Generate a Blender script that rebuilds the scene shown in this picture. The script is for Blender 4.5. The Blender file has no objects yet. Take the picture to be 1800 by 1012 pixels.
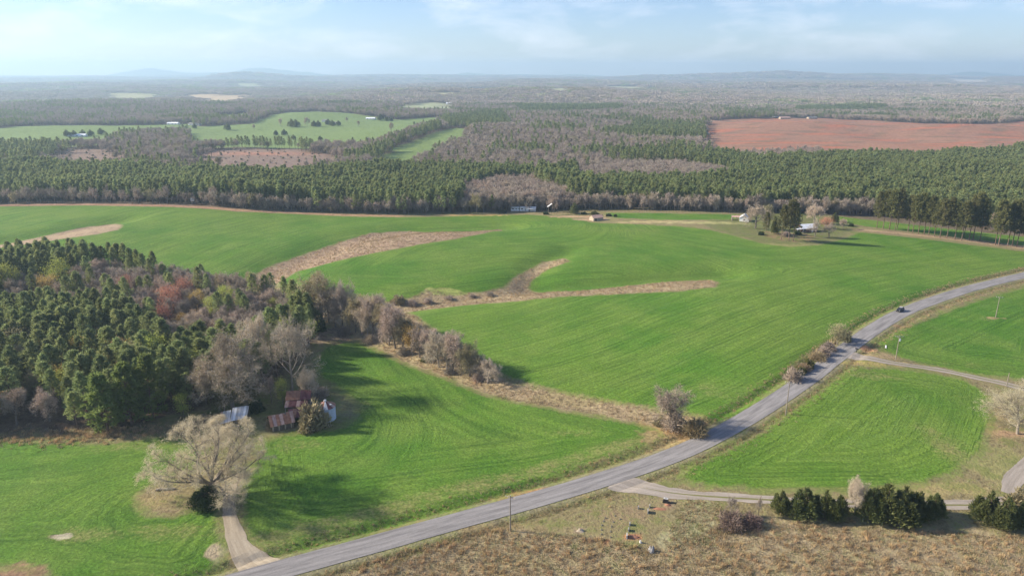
import bpy, math, random
import numpy as np
from mathutils import Vector
R = math.radians
# ---------------------------------------------------------------- camera, sky, sun, exposure
CAM_H, PITCH, FPX = 105.0, R(16.95), 1239.0          # metres, down-tilt, focal length in photo pixels (1800 wide)
SUN_EL, SUN_AZ = R(27.0), R(172.0)                   # azimuth counter-clockwise from +X (the sun stands to the left, a little ahead)
scene = bpy.context.scene
col = scene.collection
cam_d = bpy.data.cameras.new('camera'); cam = bpy.data.objects.new('camera', cam_d); col.objects.link(cam)
cam.location = (0, 0, CAM_H); cam.rotation_euler = (math.pi/2 - PITCH, 0, 0)
cam_d.sensor_width = 36; cam_d.lens = 36*FPX/1800; cam_d.clip_start = 1; cam_d.clip_end = 60000
scene.camera = cam
world = bpy.data.worlds.new('World'); scene.world = world; world.use_nodes = True
wn = world.node_tree.nodes; wl = world.node_tree.links; wn.clear()
def wnode(t, **k):
    n = wn.new(t)
    for a, b in k.items(): setattr(n, a, b)
    return n
wo = wnode('ShaderNodeOutputWorld'); wb = wnode('ShaderNodeBackground'); wb.inputs[1].default_value = 0.060
sky = wnode('ShaderNodeTexSky', sky_type='NISHITA', sun_disc=False)
sky.sun_elevation = SUN_EL; sky.sun_rotation = R(90) - SUN_AZ; sky.altitude = 200; sky.air_density = 1.0; sky.dust_density = 0.25; sky.ozone_density = 3.0
# thin cloud sheet: noise on the direction projected to a flat layer
tc = wnode('ShaderNodeTexCoord'); sx = wnode('ShaderNodeSeparateXYZ'); wl.new(tc.outputs['Generated'], sx.inputs[0])
mz = wnode('ShaderNodeMath', operation='MAXIMUM'); wl.new(sx.outputs[2], mz.inputs[0]); mz.inputs[1].default_value = 0.0
ma = wnode('ShaderNodeMath', operation='ADD'); wl.new(mz.outputs[0], ma.inputs[0]); ma.inputs[1].default_value = 0.26
dx = wnode('ShaderNodeMath', operation='DIVIDE'); wl.new(sx.outputs[0], dx.inputs[0]); wl.new(ma.outputs[0], dx.inputs[1])
dy = wnode('ShaderNodeMath', operation='DIVIDE'); wl.new(sx.outputs[1], dy.inputs[0]); wl.new(ma.outputs[0], dy.inputs[1])
cx = wnode('ShaderNodeCombineXYZ'); wl.new(dx.outputs[0], cx.inputs[0]); wl.new(dy.outputs[0], cx.inputs[1])
n1 = wnode('ShaderNodeTexNoise'); n1.inputs['Scale'].default_value = 2.4; n1.inputs['Detail'].default_value = 9; n1.inputs['Roughness'].default_value = 0.62; n1.inputs['Distortion'].default_value = 0.35
wl.new(cx.outputs[0], n1.inputs['Vector'])
cr = wnode('ShaderNodeValToRGB'); cr.color_ramp.elements[0].position = 0.47; cr.color_ramp.elements[1].position = 0.74
wl.new(n1.outputs['Fac'], cr.inputs[0])
mx = wnode('ShaderNodeMix', data_type='RGBA', blend_type='MIX'); wl.new(cr.outputs[0], mx.inputs[0])
sc_ = wnode('ShaderNodeMath', operation='MULTIPLY'); wl.new(cr.outputs[0], sc_.inputs[0]); sc_.inputs[1].default_value = 0.46
wl.new(sc_.outputs[0], mx.inputs[0])
tint = wnode('ShaderNodeMix', data_type='RGBA', blend_type='MULTIPLY'); tint.inputs[0].default_value = 1; tint.inputs[7].default_value = (.70, .73, .89, 1); wl.new(sky.outputs[0], tint.inputs[6])
wl.new(tint.outputs[2], mx.inputs[6]); mx.inputs[7].default_value = (7.4, 7.3, 7.8, 1)
wl.new(mx.outputs[2], wb.inputs[0]); wl.new(wb.outputs[0], wo.inputs[0])
sun_d = bpy.data.lights.new('sun', 'SUN'); sun = bpy.data.objects.new('sun', sun_d); col.objects.link(sun)
sun_d.energy = 3.1; sun_d.angle = R(3.5); sun_d.color = (1.0, 0.90, 0.74)
sdir = Vector((math.cos(SUN_EL)*math.cos(SUN_AZ), math.cos(SUN_EL)*math.sin(SUN_AZ), math.sin(SUN_EL)))
sun.rotation_euler = sdir.to_track_quat('Z', 'Y').to_euler(); sun.location = (0, 0, 300)
vs = scene.view_settings; vs.view_transform = 'Standard'; vs.look = 'None'; vs.exposure = 1.7; vs.gamma = 1; vs.use_curve_mapping = False
cy = scene.cycles
cy.max_bounces = 5; cy.diffuse_bounces = 3; cy.glossy_bounces = 1; cy.transmission_bounces = 2; cy.transparent_max_bounces = 4; cy.volume_bounces = 0
cy.use_denoising = True; cy.use_adaptive_sampling = True; cy.adaptive_threshold = 0.015; cy.sample_clamp_indirect = 4
cy.caustics_reflective = False; cy.caustics_refractive = False

# ---------------------------------------------------------------- terrain height and pixel -> ground
rg = np.random.default_rng(7)
SINP, COSP = math.sin(PITCH), math.cos(PITCH)
def ray(x, y):
    u = (np.asarray(x, float)-900)/FPX; v = (506-np.asarray(y, float))/FPX
    return u, COSP+v*SINP, -SINP+v*COSP
def flat(x, y, z=0.0):
    u, f, w = ray(x, y); t = (CAM_H-z)/np.maximum(-w, 0.0045)
    return np.stack([u*t, f*t], -1)
_w = [(rg.uniform(0, 2*math.pi), rg.uniform(0, 2*math.pi), L*rg.uniform(.8, 1.2), a) for L, a in
      [(430, 2.0), (330, 1.6), (260, 1.2), (190, .8), (150, .6), (95, .3), (70, .22), (45, .12), (33, .09)]]
_far = [(rg.uniform(0, 2*math.pi), rg.uniform(0, 2*math.pi), L*rg.uniform(.8, 1.2), a) for L, a in
        [(5200, 14), (3900, 12), (2700, 10), (1900, 9), (1300, 7), (900, 6), (600, 4)]]
KN = [(230, 385, 7, 95), (800, 450, 5, 70), (1400, 395, 6, 85), (1250, 600, 3, 70), (1560, 500, 3, 70), (620, 800, 2.5, 45), (100, 880, 2, 50), (1500, 760, 1.5, 40), (1000, 400, 2, 90)]
KN = [(*flat(a, b), c, d) for a, b, c, d in KN]
FARHILL = [(-3600, 9800, 75, 520, 500), (2100, 10500, 48, 900, 600), (3900, 10200, 62, 1300, 600), (5600, 11500, 60, 1500, 800), (-1500, 12500, 45, 1500, 600), (500, 7200, 22, 900, 500), (7000, 9000, 40, 1400, 700), (*flat(1400, 222), 13, 130, 100), (*flat(1720, 226), 12, 190, 100), (*flat(1560, 238), -7, 70, 140), (*flat(1860, 235), -6, 90, 140), (*flat(560, 206), 14, 170, 130), (*flat(420, 228), -6, 90, 100), (*flat(80, 225), 8, 200, 120), (*flat(900, 235), 9, 200, 150), (*flat(1100, 225), -9, 180, 160)]
SW = [([(440, 500), (520, 465), (620, 430), (720, 412), (880, 405)], 4.5, 20), ([(560, 530), (700, 540), (860, 522), (930, 512), (1100, 508), (1260, 498)], 3.5, 14),
      ([(930, 512), (945, 482), (1000, 458)], 2.4, 10), ([(600, 590), (760, 640), (900, 690), (1160, 745)], 1.6, 9), ([(0, 430), (110, 417), (215, 397)], 3, 15)]
SW = [(flat(*np.array(p).T), d, w) for p, d, w in SW]
def dist_poly(P, line, closed=False):
    line = np.asarray(line, float); n = len(line); out = np.full(len(P), 1e9)
    for i in range(n if closed else n-1):
        a = line[i]; b = line[(i+1) % n]; ab = b-a; L = max(ab@ab, 1e-9)
        t = np.clip(((P-a)@ab)/L, 0, 1)
        d = P-a-t[:, None]*ab
        out = np.minimum(out, d[:, 0]**2+d[:, 1]**2)
    return np.sqrt(out)
def inside(P, poly):
    poly = np.asarray(poly, float); x, y = P[:, 0], P[:, 1]; r = np.zeros(len(P), bool); n = len(poly)
    for i in range(n):
        x0, y0 = poly[i]; x1, y1 = poly[(i+1) % n]
        if y0 == y1: continue
        r ^= ((y0 > y) != (y1 > y)) & (x < (x1-x0)*(y-y0)/(y1-y0)+x0)
    return r
def sdist(P, poly, pad=40.0):
    """signed distance, positive inside; beyond pad it is clamped"""
    poly = np.asarray(poly, float); out = np.full(len(P), -pad)
    m = (P[:, 0] > poly[:, 0].min()-pad) & (P[:, 0] < poly[:, 0].max()+pad) & (P[:, 1] > poly[:, 1].min()-pad) & (P[:, 1] < poly[:, 1].max()+pad)
    if m.any():
        Q = P[m]; d = dist_poly(Q, poly, True); s = inside(Q, poly)
        out[m] = np.where(s, d, -d)
    return np.maximum(out, -pad)
def sstep(a, b, x):
    t = np.clip((x-a)/(b-a), 0, 1); return t*t*(3-2*t)
def height0(P):
    P = np.asarray(P, float); x, y = P[:, 0], P[:, 1]; z = np.zeros(len(P))
    near = 1-sstep(700, 1100, np.hypot(x, y))
    for a, b, L, A in _w: z += A*np.sin(x*2*math.pi/L*math.cos(a)+y*2*math.pi/L*math.sin(a)+b)*.55
    for a, b, c, d in KN: z += c*np.exp(-((x-a)**2+(y-b)**2)/(2*d*d))*near
    m = y < 900
    if m.any():
        for l, d, w in SW:
            z[m] -= d*np.exp(-(dist_poly(P[m], l)/w)**2)
    r = np.hypot(x, y); ff = sstep(1100, 3800, r)
    for a, b, L, A in _far: z += ff*A*.62*np.sin(x*2*math.pi/L*math.cos(a)+y*2*math.pi/L*math.sin(a)+b)
    z -= sstep(900, 2500, r)*8
    for a, b, c, d, e in FARHILL: z += c*np.exp(-((x-a)/d)**2-((y-b)/e)**2)
    return z
ROAD_PX = [(250, 1075), (330, 1046), (420, 1018), (500, 998), (600, 972), (700, 945), (800, 917), (899, 889), (1000, 861), (1080, 838), (1140, 817), (1200, 794), (1280, 755), (1350, 712), (1415, 668), (1460, 634), (1499, 604), (1540, 575), (1586, 549), (1640, 527), (1704, 507), (1750, 495), (1800, 484), (1880, 466), (1980, 446)]
def iter_ground(x, y, hf):
    p = flat(x, y).reshape(-1, 2)
    for _ in range(14):
        z = hf(p); q = flat(np.ravel(x), np.ravel(y), z); p = .5*p+.5*q
    return p
def smooth_line(pts, step, closed=False):
    pts = np.asarray(pts, float); out = []
    n = len(pts)
    for i in range(n-1):
        p0 = pts[max(i-1, 0)]; p1 = pts[i]; p2 = pts[i+1]; p3 = pts[min(i+2, n-1)]
        k = max(2, int(np.hypot(*(p2-p1))/step))
        for t in np.arange(k)/k:
            out.append(.5*((2*p1)+(-p0+p2)*t+(2*p0-5*p1+4*p2-p3)*t*t+(-p0+3*p1-3*p2+p3)*t**3))
    out.append(pts[-1]); return np.array(out)
ROAD = smooth_line(iter_ground(*np.array(ROAD_PX).T, height0), 4.0)
for _ in range(12): ROAD[1:-1] = .25*ROAD[:-2]+.5*ROAD[1:-1]+.25*ROAD[2:]
ROAD_Z = height0(ROAD)
for _ in range(60): ROAD_Z[1:-1] = .25*ROAD_Z[:-2]+.5*ROAD_Z[1:-1]+.25*ROAD_Z[2:]
ROAD_W = 3.35
def road_near(P, pad=26.0):
    d = np.full(len(P), 99.); z = np.zeros(len(P)); side = np.ones(len(P))
    K = 6
    for j in range(0, len(ROAD)-1, K):
        blk = ROAD[j:j+K+1]; lo = blk.min(0)-pad; hi = blk.max(0)+pad
        ix = np.nonzero((P[:, 0] > lo[0]) & (P[:, 0] < hi[0]) & (P[:, 1] > lo[1]) & (P[:, 1] < hi[1]))[0]
        if not len(ix): continue
        Q = P[ix]
        for i in range(j, min(j+K, len(ROAD)-1)):
            a = ROAD[i]; ab = ROAD[i+1]-a; L = ab@ab
            t = np.clip(((Q-a)@ab)/L, 0, 1); e = Q-a-t[:, None]*ab; dd = np.hypot(e[:, 0], e[:, 1]); m = dd < d[ix]; k = ix[m]
            d[k] = dd[m]; z[k] = (ROAD_Z[i]+t*(ROAD_Z[i+1]-ROAD_Z[i]))[m]; side[k] = np.sign(ab[0]*e[:, 1]-ab[1]*e[:, 0])[m]
    return d, z, side
def height(P):
    P = np.asarray(P, float).reshape(-1, 2); z = height0(P)
    m = (P[:, 1] < 620) & (P[:, 1] > 60) & (P[:, 0] > -140) & (P[:, 0] < 480)
    if m.any():
        Q = P[m]; d, zr, s = road_near(Q)
        k = 1-sstep(4.5, 16, d)
        zz = z[m]*(1-k)+zr*k
        zz -= 0.10*(1-sstep(3.0, 3.9, d)) + np.where(s > 0, .75, .45)*np.exp(-((d-6.2)/1.5)**2)
        z[m] = zz
    return z
_hx = np.arange(-1950, 1950.1, 6.); _hy = np.arange(60, 2700.1, 6.)
_X, _Y = np.meshgrid(_hx, _hy); _HG = height(np.stack([_X.ravel(), _Y.ravel()], -1)).reshape(_X.shape)
def hfast(P):
    """height looked up in a 6 m table"""
    P = np.asarray(P, float).reshape(-1, 2); i = np.clip((P[:, 0]+1950)/6, 0, len(_hx)-1.001); j = np.clip((P[:, 1]-60)/6, 0, len(_hy)-1.001)
    a = i.astype(int); b = j.astype(int); u = i-a; v = j-b
    z = (_HG[b, a]*(1-u)+_HG[b, a+1]*u)*(1-v)+(_HG[b+1, a]*(1-u)+_HG[b+1, a+1]*u)*v
    m = (np.abs(P[:, 0]) > 1945) | (P[:, 1] > 2690)
    if m.any(): z[m] = height0(P[m])
    return z
def G(x, y):
    """photo pixel(s) -> ground point(s) (x, y)"""
    return iter_ground(x, y, hfast)
def GP(pts):
    """pixel polygon; a third number is the height of the treetops the pixel shows"""
    out = []
    for p in pts:
        if len(p) == 3: out.append(flat(p[0], p[1], p[2]))
        else: out.append(G(p[0], p[1])[0])
    return np.array(out)
def at(x, y):
    p = G(x, y); z = height(p)
    return Vector((p[0, 0], p[0, 1], z[0]))
def hgt(x, yb, yt):
    """height of an upright thing whose foot and top show at (x,yb) and yt"""
    p = at(x, yb); u, f, w = ray(x, yt); return CAM_H + p.y/f*w - p.z
def ppm(p): return FPX/(p.y*COSP+(CAM_H-p.z)*SINP)

# ---------------------------------------------------------------- mesh helpers
class Geo:
    def __init__(s): s.v = []; s.t = []; s.q = []; s.n = 0; s.mt = []; s.mq = []
    def add(s, v, tris=None, quads=None, m=0):
        v = np.asarray(v, float).reshape(-1, 3); s.v.append(v)
        if tris is not None and len(tris): a = np.asarray(tris, int)+s.n; s.t.append(a); s.mt.append(np.full(len(a), m))
        if quads is not None and len(quads): a = np.asarray(quads, int)+s.n; s.q.append(a); s.mq.append(np.full(len(a), m))
        s.n += len(v); return s
    def box(s, c, d, rz=0, m=0, taper=1.0, rot=None):
        x, y, z = d[0]/2, d[1]/2, d[2]/2
        v = np.array([(-x, -y, -z), (x, -y, -z), (x, y, -z), (-x, y, -z), (-x*taper, -y*taper, z), (x*taper, -y*taper, z), (x*taper, y*taper, z), (-x*taper, y*taper, z)])
        if rot is not None: v = v@np.array(rot).T
        c_, s_ = math.cos(rz), math.sin(rz)
        v = v@np.array([[c_, s_, 0], [-s_, c_, 0], [0, 0, 1]])+np.array(c)
        return s.add(v, quads=[(0, 3, 2, 1), (4, 5, 6, 7), (0, 1, 5, 4), (1, 2, 6, 5), (2, 3, 7, 6), (3, 0, 4, 7)], m=m)
    def tubes(s, a, b, ra, rb, n=5, m=0):
        a = np.asarray(a, float).reshape(-1, 3); b = np.asarray(b, float).reshape(-1, 3); k = len(a)
        ra = np.broadcast_to(ra, k); rb = np.broadcast_to(rb, k)
        d = b-a; d /= np.maximum(np.linalg.norm(d, axis=1, keepdims=True), 1e-9)
        h = np.where(np.abs(d[:, 2:3]) < .9, np.array([[0, 0, 1.]]), np.array([[1., 0, 0]]))
        e = np.cross(d, h); e /= np.linalg.norm(e, axis=1, keepdims=True); f = np.cross(d, e)
        th = np.arange(n)*2*math.pi/n; c = np.cos(th)[None, :, None]; q = np.sin(th)[None, :, None]
        ring = e[:, None]*c+f[:, None]*q
        v = np.concatenate([a[:, None]+ring*ra[:, None, None], b[:, None]+ring*rb[:, None, None]], 1)
        j = np.arange(n); jn = (j+1) % n
        Q = np.stack([j, j+n, jn+n, jn], -1)[None]+(np.arange(k)*2*n)[:, None, None]
        return s.add(v.reshape(-1, 3), quads=Q.reshape(-1, 4), m=m)
    def cyl(s, a, b, ra, rb, n=12, m=0):
        s.tubes([a], [b], ra, rb, n, m); ring = s.v[-1]
        for off, r, c in ((0, ra, a), (n, rb, b)):
            if r > 0: s.add(np.vstack([ring[off:off+n], np.array(c, float)[None]]), tris=[(i, (i+1) % n, n) if off else ((i+1) % n, i, n) for i in range(n)], m=m)
        return s
    def leaves(s, c, d, L, W, rng, m=0, bend=0.0):
        """one slender three-cornered blade per row: foot c, direction d"""
        c = np.asarray(c, float); d = np.asarray(d, float); k = len(c)
        d = d/np.maximum(np.linalg.norm(d, axis=1, keepdims=True), 1e-9)
        r = rng.normal(size=(k, 3)); e = np.cross(d, r); e /= np.maximum(np.linalg.norm(e, axis=1, keepdims=True), 1e-9)
        L = np.broadcast_to(L, k)[:, None]; W = np.broadcast_to(W, k)[:, None]
        v = np.stack([c-e*W*.5, c+e*W*.5, c+d*L], 1)
        return s.add(v.reshape(-1, 3), tris=np.arange(3*k).reshape(-1, 3), m=m)
    def diamonds(s, c, d, L, W, rng, m=0):
        c = np.asarray(c, float); d = np.asarray(d, float); k = len(c)
        d = d/np.maximum(np.linalg.norm(d, axis=1, keepdims=True), 1e-9)
        r = rng.normal(size=(k, 3)); e = np.cross(d, r); e /= np.maximum(np.linalg.norm(e, axis=1, keepdims=True), 1e-9)
        L = np.broadcast_to(L, k)[:, None]; W = np.broadcast_to(W, k)[:, None]
        v = np.stack([c-d*L*.5, c+e*W*.5, c+d*L*.5, c-e*W*.5], 1)
        return s.add(v.reshape(-1, 3), quads=np.arange(4*k).reshape(-1, 4), m=m)
    def mesh(s, name, mats, smooth=False):
        me = bpy.data.meshes.new(name); v = np.vstack(s.v) if s.v else np.zeros((0, 3))
        t = np.vstack(s.t) if s.t else np.zeros((0, 3), int); q = np.vstack(s.q) if s.q else np.zeros((0, 4), int)
        me.vertices.add(len(v)); me.vertices.foreach_set('co', v.astype(np.float32).ravel())
        nl = len(t)*3+len(q)*4; me.loops.add(nl); me.loops.foreach_set('vertex_index', np.concatenate([t.ravel(), q.ravel()]).astype(np.int32))
        me.polygons.add(len(t)+len(q))
        ls = np.concatenate([np.arange(len(t))*3, len(t)*3+np.arange(len(q))*4]).astype(np.int32)
        me.polygons.foreach_set('loop_start', ls)
        mi = np.concatenate([*(s.mt or [np.zeros(0, int)]), *(s.mq or [np.zeros(0, int)])]).astype(np.int32)
        me.polygons.foreach_set('material_index', mi)
        me.polygons.foreach_set('use_smooth', np.full(len(t)+len(q), smooth))
        for m in (mats if isinstance(mats, (list, tuple)) else [mats]): me.materials.append(m)
        me.update(calc_edges=True); me.validate(); return me
def ob(name, me, parent=None, loc=(0, 0, 0), rz=0, scale=None):
    o = bpy.data.objects.new(name, me); col.objects.link(o); o.location = loc; o.rotation_euler[2] = rz
    if scale is not None: o.scale = scale if hasattr(scale, '__len__') else (scale,)*3
    if parent is not None: o.parent = parent
    return o
def tag(o, label=None, cat=None, group=None, kind=None):
    for k, v in (('label', label), ('category', cat), ('group', group), ('kind', kind)):
        if v is not None: o[k] = v
    return o
def thing(name, label, cat, loc, rz=0, group=None, scale=None):
    return tag(ob(name, None, None, loc, rz, scale), label, cat, group)
def part(name, geo, mat, parent, loc=(0, 0, 0), rz=0, smooth=False):
    return ob(name, geo.mesh(name, mat, smooth), parent, loc, rz)

# ---------------------------------------------------------------- materials
def nt(name):
    m = bpy.data.materials.new(name); m.use_nodes = True; t = m.node_tree
    b = t.nodes['Principled BSDF']; return m, t.nodes, t.links, b
def mat(name, c, rough=.85, var=.12, scale=1.5, bump=0.0, c2=None, hue=0.0, spec=.25, metal=0.0, sub=0.0, coord='Object', rand=0.0):
    """colour with noise variation; rand: brightness jitter from object to object"""
    m, N, L, b = nt(name)
    b.inputs['Roughness'].default_value = rough; b.inputs['Specular IOR Level'].default_value = spec; b.inputs['Metallic'].default_value = metal
    tcn = N.new('ShaderNodeTexCoord'); no = N.new('ShaderNodeTexNoise'); no.inputs['Scale'].default_value = scale; no.inputs['Detail'].default_value = 5
    L.new(tcn.outputs[coord], no.inputs['Vector'])
    ra = N.new('ShaderNodeValToRGB'); ra.color_ramp.elements[0].position = .3; ra.color_ramp.elements[1].position = .7
    c2 = c2 or [min(1, x*(1+var)) for x in c]; c1 = c if c2 is not None and var == 0 else [x*(1-var) for x in c]
    ra.color_ramp.elements[0].color = (*c1, 1); ra.color_ramp.elements[1].color = (*c2, 1)
    L.new(no.outputs['Fac'], ra.inputs[0]); out = ra.outputs[0]
    if rand or hue:
        oi = N.new('ShaderNodeObjectInfo'); hs = N.new('ShaderNodeHueSaturation')
        m1 = N.new('ShaderNodeMapRange'); L.new(oi.outputs['Random'], m1.inputs[0]); m1.inputs[3].default_value = 1-rand; m1.inputs[4].default_value = 1+rand
        m2 = N.new('ShaderNodeMath'); m2.operation = 'MULTIPLY'; L.new(oi.outputs['Random'], m2.inputs[0]); m2.inputs[1].default_value = 7.31
        m3 = N.new('ShaderNodeMath'); m3.operation = 'FRACT'; L.new(m2.outputs[0], m3.inputs[0])
        m4 = N.new('ShaderNodeMapRange'); L.new(m3.outputs[0], m4.inputs[0]); m4.inputs[3].default_value = .5-hue; m4.inputs[4].default_value = .5+hue
        L.new(m1.outputs[0], hs.inputs['Value']); L.new(m4.outputs[0], hs.inputs['Hue']); L.new(out, hs.inputs['Color']); out = hs.outputs[0]
    L.new(out, b.inputs['Base Color'])
    if bump:
        bp = N.new('ShaderNodeBump'); bp.inputs['Strength'].default_value = .6; bp.inputs['Distance'].default_value = bump
        L.new(no.outputs['Fac'], bp.inputs['Height']); L.new(bp.outputs[0], b.inputs['Normal'])
    return m
def leafmat(name, c, c2, rand=.2, hue=.015, trans=.25, scale=.8):
    m = mat(name, c, .7, 0, scale, c2=c2, hue=hue, rand=rand, spec=.15); N, L = m.node_tree.nodes, m.node_tree.links
    if trans:
        b = N['Principled BSDF']; t = N.new('ShaderNodeBsdfTranslucent'); mxs = N.new('ShaderNodeMixShader'); mxs.inputs[0].default_value = trans
        L.new(b.inputs['Base Color'].links[0].from_socket, t.inputs[0]); L.new(b.outputs[0], mxs.inputs[1]); L.new(t.outputs[0], mxs.inputs[2])
        L.new(mxs.outputs[0], N['Material Output'].inputs[0])
    return m
M = {}
M['bark'] = mat('bark', (.20, .165, .135), .95, .3, 1.2, rand=.15)
M['bark_oak'] = mat('bark_oak', (.25, .21, .165), .95, .25, 1.0)
M['bark_pale'] = mat('bark_pale', (.31, .265, .215), .95, .25, 1.2, rand=.12)
M['bark_pine'] = mat('bark_pine', (.17, .115, .085), .95, .3, 1.5, rand=.15)
M['pine'] = leafmat('pine_needles', (.185, .228, .085), (.32, .35, .142), .28, .014, .45)
M['pine_light'] = leafmat('pine_needles_light', (.15, .19, .05), (.25, .285, .085), .2, .012, .45)
M['pine_row'] = leafmat('old_pine_needles', (.13, .135, .05), (.235, .225, .09), .22, .014, .45)
M['pine_plant'] = leafmat('plantation_needles', (.195, .240, .092), (.33, .36, .152), .22, .014, .45, scale=.25)
M['cedar'] = leafmat('cedar_sprays', (.085, .108, .034), (.185, .200, .072), .2, .012, .4)
M['holly'] = leafmat('holly_leaves', (.03, .05, .014), (.075, .105, .03), .1, .01, .1)
M['twig'] = leafmat('bare_twigs', (.38, .30, .225), (.51, .41, .32), .2, .012, .1)
M['twig_grey'] = leafmat('grey_twigs', (.45, .37, .27), (.60, .50, .38), .15, .01, .1)
M['twig_mauve'] = leafmat('mauve_twigs', (.33, .27, .215), (.45, .375, .30), .25, .014, .1)
M['twig_bud'] = leafmat('budding_twigs', (.27, .23, .13), (.38, .33, .19), .2, .015, .25)
M['oak_bud'] = leafmat('oak_catkins', (.58, .50, .33), (.72, .63, .44), .1, .01, .5)
M['red'] = leafmat('red_buds', (.42, .18, .12), (.56, .29, .19), .15, .01, .25)
M['orange'] = leafmat('orange_buds', (.42, .27, .08), (.56, .39, .14), .15, .012, .25)
M['lime'] = leafmat('lime_leaves', (.29, .33, .065), (.44, .47, .12), .12, .012, .45)
M['olive'] = leafmat('olive_leaves', (.085, .095, .025), (.17, .16, .055), .2, .015, .25)
M['weed'] = leafmat('dry_weeds', (.30, .225, .13), (.42, .32, .19), .25, .012, .2)
M['sedge'] = leafmat('broomsedge', (.40, .27, .14), (.54, .39, .22), .2, .012, .3)
M['weed_brown'] = leafmat('brown_weeds', (.26, .205, .135), (.37, .295, .20), .25, .015, .2)
M['weed_green'] = leafmat('green_weeds', (.10, .14, .03), (.22, .22, .07), .25, .015, .25)

# ---------------------------------------------------------------- regions, drawn on the photograph and laid on the ground
BIG = GP([(-520, 366), (-260, 364), (0, 363), (150, 361), (300, 364), (420, 372), (560, 378), (700, 382), (850, 378), (930, 377), (1000, 382), (1040, 391), (1100, 393), (1200, 398), (1260, 406), (1300, 416), (1345, 428), (1390, 433), (1440, 430), (1480, 420), (1510, 408), (1560, 413), (1640, 422), (1720, 432), (1810, 443), (1960, 452), (1960, 437), (1810, 470), (1740, 486), (1660, 507), (1600, 530), (1550, 555), (1500, 583), (1462, 600), (1430, 620), (1400, 640), (1372, 675), (1340, 706), (1300, 732), (1262, 742), (1210, 727), (1150, 720), (1080, 707), (1000, 692), (920, 674), (880, 660), (865, 645), (830, 620), (770, 585), (735, 560), (715, 549), (690, 536), (640, 520), (560, 513), (490, 500), (470, 495), (440, 490), (300, 485), (170, 478), (0, 470), (-260, 470), (-520, 474)])
D0 = GP([(-60, 440), (0, 430), (30, 425), (90, 412), (160, 398), (205, 393), (216, 397), (208, 404), (170, 412), (110, 420), (60, 428), (0, 436), (-60, 446)])
D1 = GP([(440, 490), (470, 470), (540, 445), (600, 425), (650, 410), (720, 406), (800, 409), (850, 405), (880, 403), (882, 407), (850, 411), (800, 420), (700, 437), (600, 457), (520, 478), (490, 498)])
D2 = GP([(640, 533), (690, 548), (720, 548), (800, 538), (900, 530), (1000, 521), (1100, 516), (1200, 511), (1255, 505), (1264, 498), (1250, 492), (1190, 494), (1100, 503), (1010, 512), (948, 515), (928, 505), (934, 492), (962, 474), (1001, 460), (990, 454), (955, 460), (915, 482), (885, 505), (850, 514), (790, 515), (755, 508), (733, 519), (700, 532), (660, 528)])
F3 = GP([(556, 632), (566, 612), (600, 599), (632, 600), (665, 618), (720, 642), (780, 664), (840, 690), (900, 706), (980, 720), (1060, 734), (1120, 745), (1158, 757), (1163, 768), (1140, 785), (1060, 812), (960, 848), (860, 880), (750, 913), (640, 943), (545, 968), (470, 980), (436, 952), (420, 920), (424, 880), (432, 840), (450, 805), (452, 775), (500, 764), (560, 758), (605, 748), (625, 735), (628, 715), (612, 695), (590, 680), (562, 664)])
F4 = GP([(-420, 792), (-160, 780), (0, 772), (100, 777), (200, 776), (285, 766), (345, 768), (372, 790), (345, 828), (280, 848), (243, 868), (240, 888), (262, 903), (310, 905), (350, 893), (386, 882), (389, 930), (393, 978), (375, 1004), (300, 1042), (150, 1042), (70, 1008), (30, 996), (-40, 1004), (-160, 1030), (-420, 1060)])
F5 = GP([(1196, 838), (1205, 822), (1260, 796), (1330, 760), (1395, 718), (1450, 676), (1492, 648), (1550, 644), (1640, 655), (1700, 668), (1738, 690), (1745, 740), (1728, 792), (1695, 826), (1640, 848), (1560, 860), (1400, 862), (1280, 859), (1220, 851)])
F6 = GP([(1536, 602), (1570, 584), (1640, 556), (1720, 526), (1800, 504), (1960, 466), (1960, 705), (1800, 668), (1720, 659), (1650, 645), (1590, 631), (1552, 617)])
F7 = GP([(1062, 374), (1120, 374), (1200, 376), (1296, 377), (1290, 386), (1180, 387), (1080, 383)])
F8 = GP([(1470, 380), (1560, 390), (1700, 406), (1960, 428), (1960, 445), (1810, 433), (1700, 419), (1600, 407), (1520, 398), (1480, 390)])
FIELDS = [BIG, F3, F4, F5, F6, F7, F8]
FARMYARD = GP([(300, 770), (330, 728), (440, 702), (500, 670), (560, 640), (600, 676), (640, 700), (640, 740), (560, 765), (450, 780), (400, 800), (350, 790)])
YARD = GP([(1225, 392), (1290, 378), (1400, 372), (1500, 385), (1512, 402), (1480, 420), (1440, 430), (1390, 434), (1345, 429), (1300, 417), (1262, 406)])
HEDGE = GP([(540, 560), (600, 580), (640, 592), (700, 628), (800, 668), (880, 700), (980, 716), (1080, 732), (1150, 748), (1170, 775), (1240, 765), (1262, 744), (1210, 728), (1080, 708), (920, 675), (870, 650), (770, 588), (715, 549), (640, 530), (560, 525)])
CLAY_FIELD = GP([(1242, 212), (1300, 209), (1360, 208), (1430, 207), (1500, 211), (1600, 216), (1700, 219), (1800, 214), (1960, 210), (1960, 258, 15), (1800, 256, 15), (1700, 259, 15), (1600, 262, 15), (1500, 268, 15), (1440, 270, 15), (1330, 268, 12), (1246, 262, 12)])
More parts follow.
